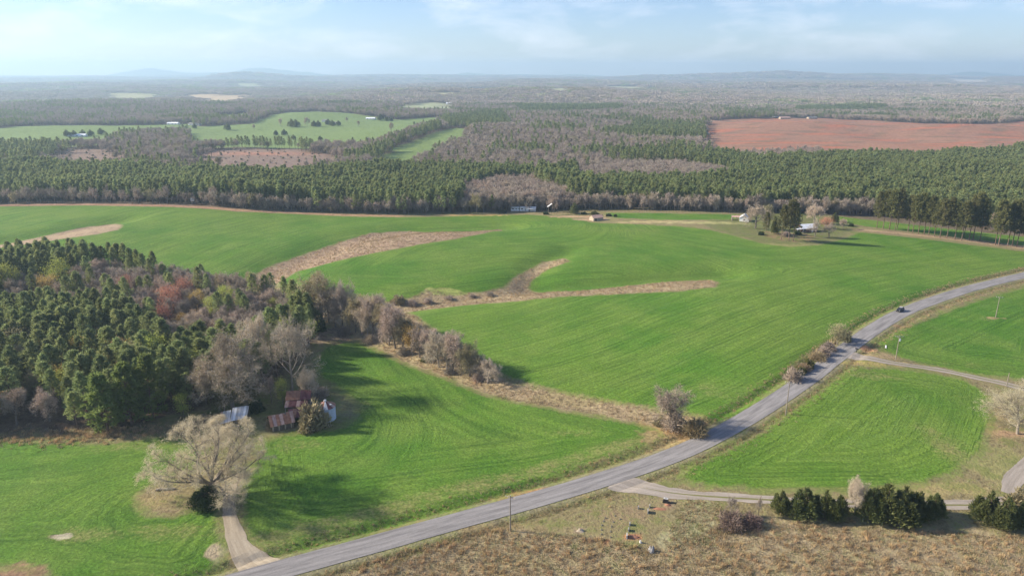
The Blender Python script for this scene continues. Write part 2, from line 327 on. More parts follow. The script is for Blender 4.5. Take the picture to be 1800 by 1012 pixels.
MEADOWS = [GP(p) for p in (
    [(-200, 226), (0, 226), (80, 220), (190, 221), (340, 218), (335, 224, 4), (250, 229, 6), (205, 233, 8), (188, 243, 9), (100, 246, 10), (0, 246, 12), (-200, 248, 12)],
    [(330, 222), (440, 218), (470, 207), (500, 198), (560, 196), (640, 203), (700, 211), (765, 206), (790, 210), (740, 222, 6), (690, 236, 10), (640, 245, 10), (520, 247, 10), (420, 244, 10), (340, 248, 10)],
    [(380, 203), (440, 199), (445, 208), (385, 211)],
    [(762, 233), (800, 225), (832, 227), (815, 241, 11), (772, 251, 12), (742, 263, 13), (715, 283, 14), (640, 286, 14), (690, 262), (735, 245)])]
CUTS = [GP(p) for p in ([(70, 268), (110, 262), (190, 262), (215, 270, 10), (200, 284, 14), (90, 284, 14)],
                        [(330, 274), (380, 266), (470, 262), (540, 264), (600, 275), (580, 294, 15), (470, 296, 15), (350, 288, 15)])]
def FP(p):
    ym = sum(q[1] for q in p)/len(p); return GP([(q[0], q[1], 10) if q[1] > ym and q[1] > 160 else (q[0], q[1]) for q in p])
FARPATCH = [(FP(p), c) for p, c in (
    ([(185, 165), (225, 163), (270, 168), (255, 174, 8), (215, 171, 8)], (.36, .34, .16)), ([(318, 168), (360, 166), (438, 168), (425, 176, 8), (345, 176, 8)], (.46, .34, .20)),
    ([(415, 149), (465, 146), (455, 151), (410, 152)], (.34, .35, .18)), ([(660, 150), (725, 149), (735, 154), (665, 155)], (.28, .36, .15)), ([(690, 185), (790, 183), (810, 187, 6), (700, 192, 6)], (.34, .37, .2)),
    ([(765, 162), (800, 163), (790, 167), (762, 166)], (.4, .38, .22)), ([(810, 157), (880, 155), (885, 161), (815, 163)], (.33, .38, .17)), ([(895, 157), (925, 156), (922, 160), (897, 160)], (.4, .4, .24)), ([(940, 157), (1020, 158), (1015, 166, 6), (960, 166, 6)], (.38, .38, .2)),
    ([(1045, 152), (1130, 153), (1170, 158), (1090, 159)], (.4, .39, .22)), ([(1155, 147), (1240, 147), (1280, 151), (1180, 151)], (.55, .45, .36)), ([(1660, 141), (1740, 141), (1735, 145), (1665, 145)], (.5, .42, .32)))]
def ragged(poly, amp, step=14.0, seed=1):
    r = np.random.default_rng(seed); out = []
    for i in range(len(poly)):
        a, b = poly[i], poly[(i+1) % len(poly)]; n = max(1, int(np.hypot(*(b-a))/step)); nv = np.array([-(b-a)[1], (b-a)[0]])/max(np.hypot(*(b-a)), 1e-6)
        for k in range(n): out.append(a+(b-a)*k/n+nv*r.normal()*amp)
    return np.array(out)
CLAY_FIELD = ragged(CLAY_FIELD, 11, 22, 3); MEADOWS = [ragged(p, 5, 14, i+5) for i, p in enumerate(MEADOWS)]; CUTS = [ragged(p, 17, 24, i+15) for i, p in enumerate(CUTS)]; FARPATCH = [(ragged(p, 45, 70, i+30), c) for i, (p, c) in enumerate(FARPATCH)]
CLEAR = [CLAY_FIELD, *MEADOWS, *CUTS, *[p for p, _ in FARPATCH]]
WOOD = GP([(-330, 772), (-130, 764), (0, 762), (130, 759), (200, 752), (250, 745), (330, 722), (430, 700), (480, 672), (540, 620), (556, 590), (545, 520, 12), (470, 470, 15), (440, 463, 15), (300, 447, 15), (170, 432, 15), (0, 430, 15), (-130, 430, 15), (-330, 436, 15)])
SEDGE = GP([(520, 1030), (620, 992), (720, 962), (820, 935), (870, 928), (960, 936), (1050, 946), (1110, 958), (1165, 966), (1200, 950), (1260, 925), (1340, 915), (1500, 928), (1650, 934), (1800, 944), (1960, 960), (1960, 1130), (400, 1130), (440, 1060)])
TUFT = GP([(1206, 878), (1250, 878), (1290, 905), (1296, 935), (1240, 955), (1175, 966), (1168, 952), (1185, 915)])
FORE = GP([(1215, 868), (1800, 885), (1960, 890), (1960, 960), (1500, 930), (1290, 915)])

# ---------------------------------------------------------------- the ground: one tessellated land surface, cut into fields and the rest
def ground_material():
    m, N, L, b = nt('land'); b.inputs['Roughness'].default_value = .95; b.inputs['Specular IOR Level'].default_value = .1
    def nd(t, **k):
        n = N.new(t)
        for a, v in k.items(): setattr(n, a, v)
        return n
    def attr(n): a = nd('ShaderNodeAttribute'); a.attribute_name = n; return a
    def noise(scale, vec, detail=4, rough=.55, dist=0):
        n = nd('ShaderNodeTexNoise'); n.inputs['Scale'].default_value = scale; n.inputs['Detail'].default_value = detail; n.inputs['Roughness'].default_value = rough; n.inputs['Distortion'].default_value = dist
        L.new(vec, n.inputs['Vector']); return n.outputs['Fac']
    def math_(op, a, b_=None, c=None):
        n = nd('ShaderNodeMath', operation=op)
        for i, v in enumerate((a, b_, c)):
            if v is None: continue
            if isinstance(v, (int, float)): n.inputs[i].default_value = v
            else: L.new(v, n.inputs[i])
        return n.outputs[0]
    def rng_(v, a, b_, c=0.0, d=1.0):
        n = nd('ShaderNodeMapRange', interpolation_type='SMOOTHSTEP'); L.new(v, n.inputs[0])
        for i, q in enumerate((a, b_, c, d)): n.inputs[i+1].default_value = q
        return n.outputs[0]
    def mixc(f, a, b_, bt='MIX'):
        n = nd('ShaderNodeMix', data_type='RGBA', blend_type=bt)
        if isinstance(f, (int, float)): n.inputs[0].default_value = f
        else: L.new(f, n.inputs[0])
        for i, v in ((6, a), (7, b_)):
            if isinstance(v, tuple): n.inputs[i].default_value = (*v, 1)
            else: L.new(v, n.inputs[i])
        return n.outputs[2]
    pos = nd('ShaderNodeNewGeometry').outputs['Position']
    bg = attr('bg').outputs['Color']; crop = attr('crop').outputs['Fac']; row = attr('row').outputs['Fac']; thin = attr('thin').outputs['Fac']; green = attr('green').outputs['Fac']
    sp = nd('ShaderNodeSeparateXYZ'); L.new(pos, sp.inputs[0])
    # rough ground: coarse and fine mottling, green patches
    na = noise(.035, pos, 6, .6); nb = noise(.9, pos, 5, .65); nc = noise(.16, pos, 5, .6)
    mott = math_('MULTIPLY', rng_(nb, .25, .75, .62, 1.38), rng_(nc, .25, .75, .72, 1.28))
    vm = nd('ShaderNodeVectorMath', operation='SCALE'); L.new(bg, vm.inputs[0]); L.new(mott, vm.inputs['Scale'])
    gmask = math_('MULTIPLY', rng_(math_('ADD', math_('MULTIPLY', nc, .6), math_('MULTIPLY', nb, .4)), .46, .6), green)
    gcol = mixc(nb, (.075, .11, .022), (.16, .175, .05))
    rough = mixc(gmask, vm.outputs[0], gcol)
    # crop: drilled rows, wheel tracks, lush and thin patches
    cv = nd('ShaderNodeCombineXYZ'); L.new(math_('MULTIPLY', row, 1.0), cv.inputs[0]); L.new(math_('MULTIPLY', sp.outputs[0], .035), cv.inputs[1]); L.new(math_('MULTIPLY', sp.outputs[1], .035), cv.inputs[2])
    r1 = noise(.85, cv.outputs[0], 4, .7); r2 = noise(.16, cv.outputs[0], 3, .6); r3 = noise(.05, pos, 5, .6); r4 = noise(.0125, pos, 5, .6); r5 = noise(1.6, pos, 3, .6)
    c0 = mixc(rng_(r4, .32, .68), (.082, .180, .020), (.148, .226, .034))
    c1 = mixc(rng_(r3, .4, .72, 0, .6), c0, (.165, .240, .045))
    c2 = mixc(rng_(r1, .32, .70, .42, 0), c1, (.020, .072, .008))
    c2 = mixc(rng_(r2, .55, .72, 0, .24), c2, (.15, .23, .05))
    wob = math_('ADD', row, math_('MULTIPLY', math_('SUBTRACT', nc, .5), .9))
    tr = math_('MULTIPLY', math_('ABSOLUTE', math_('SUBTRACT', math_('FRACT', math_('DIVIDE', wob, 13.0)), .5)), 13.0)
    pair = math_('ABSOLUTE', math_('SUBTRACT', tr, .95))
    track = math_('MULTIPLY', math_('SUBTRACT', 1.0, rng_(pair, .18, .55)), rng_(noise(.02, pos, 3, .6, 1.0), .40, .55))
    c2 = mixc(math_('MULTIPLY', track, .34), c2, (.020, .058, .009))
    thinf = rng_(math_('ADD', thin, math_('MULTIPLY', math_('SUBTRACT', math_('ADD', math_('MULTIPLY', nc, .5), math_('MULTIPLY', nb, .5)), .5), 1.3)), .35, .85, 0, .85)
    c2 = mixc(thinf, c2, mixc(nb, (.17, .17, .055), (.29, .235, .11)))
    grain = math_('MULTIPLY', rng_(r5, .25, .75, .72, 1.28), rng_(nb, .25, .75, .86, 1.14))
    vm2 = nd('ShaderNodeVectorMath', operation='SCALE'); L.new(c2, vm2.inputs[0]); L.new(grain, vm2.inputs['Scale'])
    edge = math_('ADD', crop, math_('MULTIPLY', math_('SUBTRACT', math_('ADD', math_('MULTIPLY', nc, .7), math_('MULTIPLY', nb, .3)), .5), 9.0))
    cf = rng_(edge, -1.8, 1.9)
    L.new(mixc(cf, rough, vm2.outputs[0]), b.inputs['Base Color'])
    bp = nd('ShaderNodeBump'); bp.inputs['Strength'].default_value = 1.0; bp.inputs['Distance'].default_value = 1.0
    hh = math_('ADD', math_('MULTIPLY', r5, .16), math_('MULTIPLY', math_('MULTIPLY', r1, cf), .34))
    hh = math_('ADD', hh, math_('MULTIPLY', math_('MULTIPLY', nb, math_('SUBTRACT', 1.0, cf)), .35))
    L.new(hh, bp.inputs['Height']); L.new(bp.outputs[0], b.inputs['Normal'])
    return m
M['land'] = ground_material()
SPOTS = [  # bare patches: pixel, radius across and away in metres, colour, strength
    (105, 943, 5, 1.6, (.42, .37, .27), .9), (240, 928, 14, 1.0, (.33, .30, .16), .7), (12, 1010, 8, 4, (.30, .18, .11), .9), (290, 862, 3, 1, (.40, .27, .16), 1), (255, 880, 6, 3, (.32, .25, .12), .8), (345, 900, 9, 4, (.28, .21, .13), .7), (380, 968, 3, 3, (.42, .34, .22), .9),
    (410, 845, 6, 8, (.36, .30, .22), .8), (1170, 765, 9, 9, (.38, .24, .12), 1), (1190, 760, 6, 5, (.42, .22, .12), .8), (1140, 775, 8, 6, (.32, .24, .12), .8), (900, 872, 20, 2.2, (.36, .25, .11), .8), (960, 862, 10, 1.2, (.42, .22, .10), .8), (700, 927, 30, 2.5, (.32, .24, .12), .8), (620, 930, 10, 3, (.28, .22, .1), .6),
    (1525, 613, 2.6, 3.0, (.38, .20, .115), .9), (1583, 574, 4, 2.0, (.40, .23, .13), .9), (1535, 625, 10, 3, (.38, .28, .15), .8), (1530, 638, 14, 2.6, (.42, .33, .12), .8), (1590, 560, 14, 3, (.32, .29, .12), .6), (1747, 559, 6, 2, (.36, .30, .13), .9), (1757, 641, 6, 1.6, (.30, .27, .12), .7),
    (1112, 943, 2.2, .9, (.38, .17, .09), 1), (1065, 953, 1.4, .7, (.45, .19, .09), 1), (1160, 893, 1.9, .6, (.48, .24, .14), 1), (1174, 886, 1.0, .6, (.50, .17, .07), 1), (1085, 905, 6, 4, (.30, .21, .13), .6), (1020, 931, 1.5, 1.2, (.34, .24, .18), .8), (1155, 885, 4, 3, (.33, .24, .16), .6),
    (1100, 850, 6, 2, (.44, .33, .24), .8), (1700, 800, 5, 14, (.36, .30, .14), .7), (1725, 740, 5, 12, (.34, .24, .13), .7), (1760, 720, 14, 10, (.38, .29, .14), .7), (1640, 860, 16, 3, (.36, .29, .13), .8), (1780, 762, 6, 2, (.42, .27, .16), .8), (1770, 820, 8, 10, (.27, .26, .10), .7), (1250, 680, 10, 9, (.25, .22, .09), .5),
    (850, 378, 22, 5, (.44, .30, .12), .9), (960, 374, 26, 12, (.27, .22, .11), .9), (1010, 381, 22, 5, (.42, .27, .17), .9), (1040, 386, 16, 5, (.44, .30, .19), .9), (1140, 390, 26, 5, (.40, .32, .16), .9), (1230, 391, 26, 6, (.40, .34, .17), .9), (1270, 392, 20, 6, (.34, .32, .13), .8),
    (1385, 415, 16, 14, (.30, .20, .11), .8), (1410, 432, 40, 6, (.30, .27, .11), .7), (560, 590, 14, 8, (.21, .15, .11), .9), (600, 715, 10, 10, (.20, .20, .10), .5), (620, 735, 7, 5, (.20, .20, .13), .5), (480, 750, 10, 5, (.30, .24, .13), .7), (430, 755, 12, 4, (.30, .28, .12), .6), (480, 690, 10, 8, (.17, .15, .07), .7),
    (780, 512, 10, 4, (.26, .30, .08), .9), (235, 425, 20, 6, (.2, .26, .05), .0), (1020, 700, 30, 5, (.27, .23, .09), .35), (1120, 765, 26, 8, (.22, .2, .08), .45), (440, 272, 30, 10, (.50, .22, .12), .0)]
SPOTS = [(at(a, b), c, d, e, f) for a, b, c, d, e, f in SPOTS]
def nz(P, L, seed):
    r = np.random.default_rng(seed); o = np.zeros(len(P))
    for k in range(7):
        a = r.uniform(0, 2*math.pi); o += np.sin((P[:, 0]*math.cos(a)+P[:, 1]*math.sin(a))*2*math.pi/(L*r.uniform(.6, 1.6))+r.uniform(0, 7))
    return o/3.0
def land_attrs(P, far=False):
    n = len(P); r = np.hypot(P[:, 0], P[:, 1])
    bg = np.empty((n, 3)); bg[:] = (.25, .205, .105); green = np.full(n, .75)
    crop = np.full(n, -40.); row = np.zeros(n); thin = np.zeros(n); fid = np.full(n, -1)
    def blend(w, c, g=None):
        nonlocal bg, green
        w = np.clip(w, 0, 1); bg = bg*(1-w[:, None])+np.array(c)*w[:, None]
        if g is not None: green = green*(1-w)+g*w
    blend(sstep(520, 600, r), (.13, .095, .068), .15)
    if not far:
        jit = nz(P, 14, 3)*1.7+nz(P, 5.5, 6)*.8; fine = nz(P, 4.5, 4)
        blend(sstep(-3, 3, sdist(P, WOOD)+jit), (.13, .09, .06), .1)
        blend(sstep(-2, 4, sdist(P, YARD)+jit), (.17, .17, .07), 1.0)
        blend(sstep(-3, 3, sdist(P, FARMYARD)+jit), (.19, .175, .07), 1.0)
        for D, c in ((D0, (.36, .26, .17)), (D1, (.37, .26, .175)), (D2, (.37, .28, .17)), (HEDGE, (.36, .275, .165))):
            blend(sstep(-2.5, 1.5, sdist(P, D)+jit), c, .25)
        blend(sstep(-2, 2, sdist(P, SEDGE)+jit), (.36, .285, .17), .4)
        blend(sstep(-1.5, 1.5, sdist(P, TUFT)+jit), (.37, .335, .19), .8)
        m = (P[:, 1] < 620) & (P[:, 0] > -160) & (P[:, 0] < 480)
        d = np.full(n, 99.); side = np.ones(n)
        d[m], _, side[m] = road_near(P[m])
        blend((1-sstep(4.5, 8.0, d+jit))*.9, (.22, .205, .09), .85)
        blend(np.exp(-((d-6.4)/1.0)**2)*.75, (.13, .115, .055), .6)
        blend(np.exp(-((d-9.5)/1.8)**2)*.65*(side > 0), (.34, .235, .115), .2)
        blend(np.exp(-((d-4.1)/.5)**2)*.7, (.30, .26, .17), .3)
        # red line at the foot of the plantation
        e = dist_poly(P, G(np.array([-300, 0, 150, 300, 420, 560, 700]), np.array([361.5, 361, 359.5, 362, 370, 376, 380])))
        blend(np.exp(-(e/4)**2)*.8, (.40, .23, .14), 0)
        e = dist_poly(P, G(np.array([1505, 1560, 1640, 1720, 1810, 1950]), np.array([403, 408, 416, 426, 437, 447])))
        blend(np.exp(-(e/4)**2)*.9, (.40, .27, .17), 0)
        for (p, rx, ry, c, s) in SPOTS:
            ix = np.nonzero((np.abs(P[:, 0]-p.x) < rx*1.8) & (np.abs(P[:, 1]-p.y) < ry*1.8))[0]
            if not len(ix): continue
            q = ((P[ix, 0]-p.x)/rx)**2+((P[ix, 1]-p.y)/ry)**2; w = s*(1-sstep(.25, 1.6, q+jit[ix]*.3+fine[ix]*.35))
            bg[ix] = bg[ix]*(1-w[:, None])+np.array(c)*w[:, None]
            if s > .85: green[ix] = green[ix]*(1-w)+.1*w
        holes = np.maximum.reduce([sdist(P, D0), sdist(P, D1), sdist(P, D2)])
        for k, f in enumerate(FIELDS):
            s = sdist(P, f, 60)
            if k == 0:
                s = np.minimum(s, -holes); s = np.minimum(s, -sdist(P, YARD))
                # rows follow the road on the right and the draws on the left
                sw_ = SW[1][0][np.argsort(SW[1][0][:, 0])]; wl_ = sstep(-4, 10, P[:, 1]-np.interp(P[:, 0], sw_[:, 0], sw_[:, 1]))*(1-sstep(sw_[-1, 0]-60, sw_[-1, 0]+60, P[:, 0]))
                dd = dist_poly(P, SW[1][0]); d2 = dist_poly(P, SW[0][0])
                droad = dist_poly(P, ROAD[::8])
                rr = (1-wl_)*(droad*.9+P[:, 1]*.15)+wl_*np.minimum(dd+18, d2+10)
            else:
                rr = np.where(s > 0, s, 0)
                if k in (1, 2): rr = rr*.75+P[:, 1]*.35+.1*P[:, 0]
            u = s > crop
            crop = np.where(u, s, crop); row = np.where(u, rr, row); fid = np.where(u & (s > 0), k, fid)
        thin = .50*np.exp(-np.maximum(crop, 0)/3.5)
        thin = np.maximum(thin, np.where(fid == 1, .62*np.exp(-((d-12)/6)**2), 0))
        for (px, py, rx, ry, s) in [(600, 715, 13, 12, .75), (1020, 760, 30, 8, .45), (900, 800, 25, 10, .35), (560, 935, 20, 7, .6), (480, 955, 12, 7, .6), (500, 780, 22, 8, .5), (1670, 790, 9, 22, .65), (1600, 850, 30, 5, .5), (1690, 700, 20, 10, .4), (1250, 685, 13, 10, .5),
                                    (1490, 400, 30, 14, .4), (1130, 405, 60, 12, .45), (1290, 440, 60, 10, .35), (1000, 470, 22, 8, .35), (700, 470, 60, 8, .3), (100, 378, 60, 10, .35), (390, 372, 70, 8, .3), (960, 590, 30, 12, .3), (1440, 520, 60, 20, .3), (250, 780, 30, 9, .55), (150, 940, 22, 5, .55), (300, 935, 20, 5, .6), (1740, 560, 10, 6, .5), (1700, 640, 30, 6, .4), (1540, 660, 16, 8, .6), (240, 430, 40, 9, .35), (720, 640, 20, 8, .35)]:
            p = at(px, py); ix = np.nonzero((np.abs(P[:, 0]-p.x) < rx*2) & (np.abs(P[:, 1]-p.y) < ry*2))[0]
            q = ((P[ix, 0]-p.x)/rx)**2+((P[ix, 1]-p.y)/ry)**2
            thin[ix] = np.maximum(thin[ix], s*np.exp(-q))
        for (p, rx, ry, c, s) in SPOTS:   # bare patches in a field break through the crop
            if s <= .85: continue
            ix = np.nonzero((np.abs(P[:, 0]-p.x) < rx*1.4) & (np.abs(P[:, 1]-p.y) < ry*1.4))[0]
            q = ((P[ix, 0]-p.x)/rx)**2+((P[ix, 1]-p.y)/ry)**2; c_ = crop[ix]
            crop[ix] = np.where(c_ > 0, c_-(c_+2)*(1-sstep(.2, 1.5, q+fine[ix]*.4)), c_)
    w = nz(P, 60, 5)*4
    for p in MEADOWS: blend(sstep(-5, 5, sdist(P, p, 60)), (.17, .235, .075), .3)
    for p in CUTS: blend(sstep(-8, 8, sdist(P, p, 60)+w), (.23, .155, .125), .3)
    p0 = flat(455, 268); q = ((P[:, 0]-p0[0])/70)**2+((P[:, 1]-p0[1])/22)**2; blend(.8*np.exp(-q), (.40, .19, .12), 0)
    s = sdist(P, CLAY_FIELD, 60); blend(sstep(-5, 5, s), (.30, .16, .105), .12)
    blend(sstep(-5, 5, s)*.75*sstep(.1, .9, nz(P*np.array([.35, 1]), 60, 9)), (.40, .14, .075), 0)
    blend(sstep(-5, 5, s)*.75*sstep(.2, 1.0, nz(P*np.array([.4, 1]), 34, 10)), (.20, .125, .085), .4)
    for p, c in FARPATCH: blend(sstep(-20, 20, sdist(P, p, 90)), c, .1)
    return dict(bg=bg, crop=crop, row=row, thin=thin, green=green), fid
def grid(xs, ys):
    X, Y = np.meshgrid(xs, ys); P = np.stack([X.ravel(), Y.ravel()], -1)
    nx, ny = len(xs), len(ys); i = np.arange(nx*ny).reshape(ny, nx)
    Q = np.stack([i[:-1, :-1], i[:-1, 1:], i[1:, 1:], i[1:, :-1]], -1).reshape(-1, 4)
    return P, Q
def set_attrs(me, A, idx):
    for k in ('crop', 'row', 'thin', 'green'):
        a = me.attributes.new(k, 'FLOAT', 'POINT'); a.data.foreach_set('value', A[k][idx].astype(np.float32))
    a = me.attributes.new('bg', 'FLOAT_COLOR', 'POINT'); a.data.foreach_set('color', np.c_[A['bg'][idx], np.ones(len(idx))].astype(np.float32).ravel())
zones = [(np.arange(-400, 400.1, .8), np.arange(96, 424.1, 1.0)), (np.arange(-800, 800.1, 2.), np.arange(424, 800.1, 2.)), (np.arange(-2200, 2200.1, 10), np.arange(800, 2200.1, 8)),
         (np.arange(-17000, 17000.1, 100), np.arange(2200, 17200.1, 60)), (np.arange(-17000, 17000.1, 100), np.arange(-3000, 96.1, 96.75)),
         (np.arange(-17000, -399, 83.), np.arange(96, 424.1, 16.4)), (np.arange(400, 17001, 83.), np.arange(96, 424.1, 16.4)), (np.arange(-17000, -799, 81.), np.arange(424, 800.1, 47)), (np.arange(800, 17001, 81.), np.arange(424, 800.1, 47)),
         (np.arange(-17000, -2199, 100.), np.arange(800, 2200.1, 70)), (np.arange(2200, 17001, 100.), np.arange(800, 2200.1, 70))]
pieces = {}
for zi, (xs, ys) in enumerate(zones):
    P, Q = grid(xs, ys); z = height(P) if zi < 2 else height0(P)
    if zi < 3:      # match the coarser neighbour along the far edge
        nxs, nys = zones[zi+1]; far = np.abs(P[:, 1]-ys[-1]) < .01
        zz = (height(np.c_[nxs, np.full(len(nxs), ys[-1])]) if zi == 0 else height0(np.c_[nxs, np.full(len(nxs), ys[-1])]))
        z[far] = np.interp(P[far, 0], nxs, zz)
        z[np.abs(np.abs(P[:, 0])-abs(xs[0])) < .01] -= 0
    vis = np.abs(P[:, 0]) < .9*np.abs(P[:, 1])+110 if zi < 4 else np.zeros(len(P), bool)
    A, fid = land_attrs(P[:1], True); A = {k: np.repeat(v, len(P), 0) for k, v in A.items()}; fid = np.full(len(P), -1)
    if vis.any():
        A_, f_ = land_attrs(P[vis], far=zi > 1); fid[vis] = f_
        for k in A: A[k][vis] = A_[k]
    V = np.c_[P, z]
    ff = fid[Q]; fq = np.where((ff == ff[:, :1]).all(1), ff[:, 0], -1)
    for k in np.unique(fq):
        pieces.setdefault(int(k), []).append((V, Q[fq == k], A))
FIELD_TAGS = {-1: ('ground', 'rough tan and green ground between the fields and under the woods'), 0: ('crop_field', 'largest green crop field, beyond the road and round the dry draws'), 1: ('crop_field', 'green crop field between the farmyard and the road'), 2: ('crop_field', 'bright green crop field round the big bare oak'),
              3: ('crop_field', 'rounded green crop field between the road and the cedar row'), 4: ('crop_field', 'green crop field with two utility poles beyond the gravel drive'), 5: ('crop_field', 'narrow green field strip at the foot of the far treeline'), 6: ('crop_field', 'green field behind the row of tall pines')}
for k, lst in sorted(pieces.items()):
    g = Geo(); AA = {a: [] for a in ('bg', 'crop', 'row', 'thin', 'green')}
    for V, Q, A in lst:
        u, inv = np.unique(Q, return_inverse=True); g.add(V[u], quads=inv.reshape(-1, 4))
        for a in AA: AA[a].append(A[a][u])
    me = g.mesh(FIELD_TAGS[k][0], M['land'], True); AA = {a: np.concatenate(v) for a, v in AA.items()}
    set_attrs(me, AA, np.arange(g.n)); o = ob(FIELD_TAGS[k][0], me); tag(o, FIELD_TAGS[k][1], 'ground' if k < 0 else 'field', kind='structure')

# ---------------------------------------------------------------- road and gravel tracks
def surf_mat(name, c, c2, line=None, gravel=False):
    m, N, L, b = nt(name); b.inputs['Roughness'].default_value = .9; b.inputs['Specular IOR Level'].default_value = .2
    g = N.new('ShaderNodeNewGeometry'); uv = N.new('ShaderNodeAttribute'); uv.attribute_name = 'uvw'
    n1 = N.new('ShaderNodeTexNoise'); n1.inputs['Scale'].default_value = 1.0; n1.inputs['Detail'].default_value = 6; n1.inputs['Roughness'].default_value = .65
    mp = N.new('ShaderNodeVectorMath'); mp.operation = 'MULTIPLY'; mp.inputs[1].default_value = (.9, .07, 1); L.new(uv.outputs['Vector'], mp.inputs[0]); L.new(mp.outputs[0], n1.inputs['Vector'])
    n2 = N.new('ShaderNodeTexNoise'); n2.inputs['Scale'].default_value = 2.2; n2.inputs['Detail'].default_value = 4; L.new(g.outputs['Position'], n2.inputs['Vector'])
    r = N.new('ShaderNodeValToRGB'); r.color_ramp.elements[0].position = .36; r.color_ramp.elements[1].position = .60
    r.color_ramp.elements[0].color = (*c, 1); r.color_ramp.elements[1].color = (*c2, 1); L.new(n1.outputs['Fac'], r.inputs[0])
    ms = N.new('ShaderNodeMapRange'); L.new(n2.outputs['Fac'], ms.inputs[0]); ms.inputs[3].default_value = .8; ms.inputs[4].default_value = 1.2
    vm = N.new('ShaderNodeVectorMath'); vm.operation = 'SCALE'; L.new(r.outputs[0], vm.inputs[0]); L.new(ms.outputs[0], vm.inputs['Scale'])
    L.new(vm.outputs[0], b.inputs['Base Color'])
    bp = N.new('ShaderNodeBump'); bp.inputs['Distance'].default_value = .02; L.new(n2.outputs['Fac'], bp.inputs['Height']); L.new(bp.outputs[0], b.inputs['Normal'])
    return m
M['asphalt'] = surf_mat('asphalt', (.165, .155, .150), (.275, .258, .248))
M['gravel'] = surf_mat('gravel', (.25, .215, .175), (.36, .31, .26))
M['dirt'] = surf_mat('dirt', (.29, .235, .165), (.40, .335, .245))
M['grass_strip'] = mat('grass_strip', (.26, .22, .10), .95, .35, 1.2, .1, c2=(.15, .16, .05))
def ribbon(name, line, offs, mats, lift=0.0, z=None, wob=0.0, seed=1, mi=None, wid=None):
    line = np.asarray(line, float); t = np.gradient(line, axis=0); t /= np.linalg.norm(t, axis=1, keepdims=True); nrm = np.c_[-t[:, 1], t[:, 0]]
    r = np.random.default_rng(seed); n = len(line); s = np.r_[0, np.cumsum(np.hypot(*np.diff(line, axis=0).T))]
    V = []; U = []
    for j, o_ in enumerate(offs):
        w = wob*np.convolve(r.normal(size=n+4), [.2]*5, 'valid') if j in (0, len(offs)-1) else 0
        ww = (wid if wid is not None else 1); ww = ww if (wid is None or abs(o_) > .3*abs(offs[0])) else np.clip(1.9-wid, .02, 1)
        off = (o_*ww)+w; p = line+nrm*np.broadcast_to(off, n)[:, None]
        zz = (z if z is not None else height(p)); V.append(np.c_[p, zz+lift]); U.append(np.c_[np.broadcast_to(off, n), s, np.zeros(n)])
    k = len(offs); V = np.stack(V, 1).reshape(-1, 3); U = np.stack(U, 1).reshape(-1, 3)
    i = np.arange(n*k).reshape(n, k); g = Geo()
    g.add(V)
    for j in range(k-1):
        Q = np.stack([i[:-1, j], i[1:, j], i[1:, j+1], i[:-1, j+1]], -1); g.q.append(Q); g.mq.append(np.full(len(Q), mi[j] if mi else 0))
    me = g.mesh(name, mats); a = me.attributes.new('uvw', 'FLOAT_VECTOR', 'POINT'); a.data.foreach_set('vector', U.astype(np.float32).ravel())
    o = ob(name, me); return o
RL = smooth_line(ROAD, 2.0); RZ = np.interp(np.linspace(0, 1, len(RL)), np.linspace(0, 1, len(ROAD_Z)), ROAD_Z)
_, RZ, _ = road_near(RL)
ribbon_road = ribbon('road', RL, [-ROAD_W, -ROAD_W+.25, -1.5, 0, 1.5, ROAD_W-.25, ROAD_W], M['asphalt'], lift=.03, z=RZ, wob=.12)
tag(ribbon_road, 'worn grey two-lane asphalt road curving through the fields', 'road', kind='structure')
TRACKS = []
def track(pts, w, label, strip=True, name='gravel_track', wid=None, seed=3, m='gravel'):
    l = smooth_line(G(*np.array(pts, float).T), 1.2)
    for _ in range(8): l[1:-1] = .25*l[:-2]+.5*l[1:-1]+.25*l[2:]
    TRACKS.append(l)
    wd = None if wid is None else np.interp(np.linspace(0, 1, len(l)), np.linspace(0, 1, len(wid)), wid)
    offs = [-w, -w*.55, -w*.22, w*.22, w*.55, w]; mi = [0, 0, 1, 0, 0] if strip else [0]*5
    o = ribbon(name, l, offs, [M[m], M['grass_strip']], lift=.06, wob=.5, seed=seed, mi=mi, wid=wd)
    tag(o, label, 'track', kind='structure')
track([(462, 1002), (428, 972), (412, 935), (404, 905), (400, 885), (404, 868), (412, 850)], 1.7, 'tan dirt drive from the road to the big bare oak', False, m='dirt', wid=[2.6, 1.9, 1.2, 1, 1, .9, .5])
track([(1075, 845), (1105, 852), (1150, 861), (1220, 870), (1290, 875), (1350, 878), (1450, 884), (1560, 887), (1660, 887), (1720, 887), (1790, 880), (1900, 872)], 1.7, 'two-rut gravel track behind the cedar row', True, wid=[2.2, 1.6, 1.1, 1, 1, 1, 1, 1, 1.1, 1.2, 1, 1])
track([(1478, 620), (1500, 626), (1540, 632), (1600, 642), (1660, 651), (1720, 664), (1770, 675), (1810, 686), (1900, 704)], 1.6, 'pale gravel drive branching off the road between two fields', True, wid=[3.0, 1.5, 1, 1, 1, 1, 1, 1, 1], seed=5)
track([(1775, 868), (1782, 845), (1800, 822), (1840, 790), (1900, 750)], 2.3, 'gravel lane at the edge of the far yard', False, seed=6)

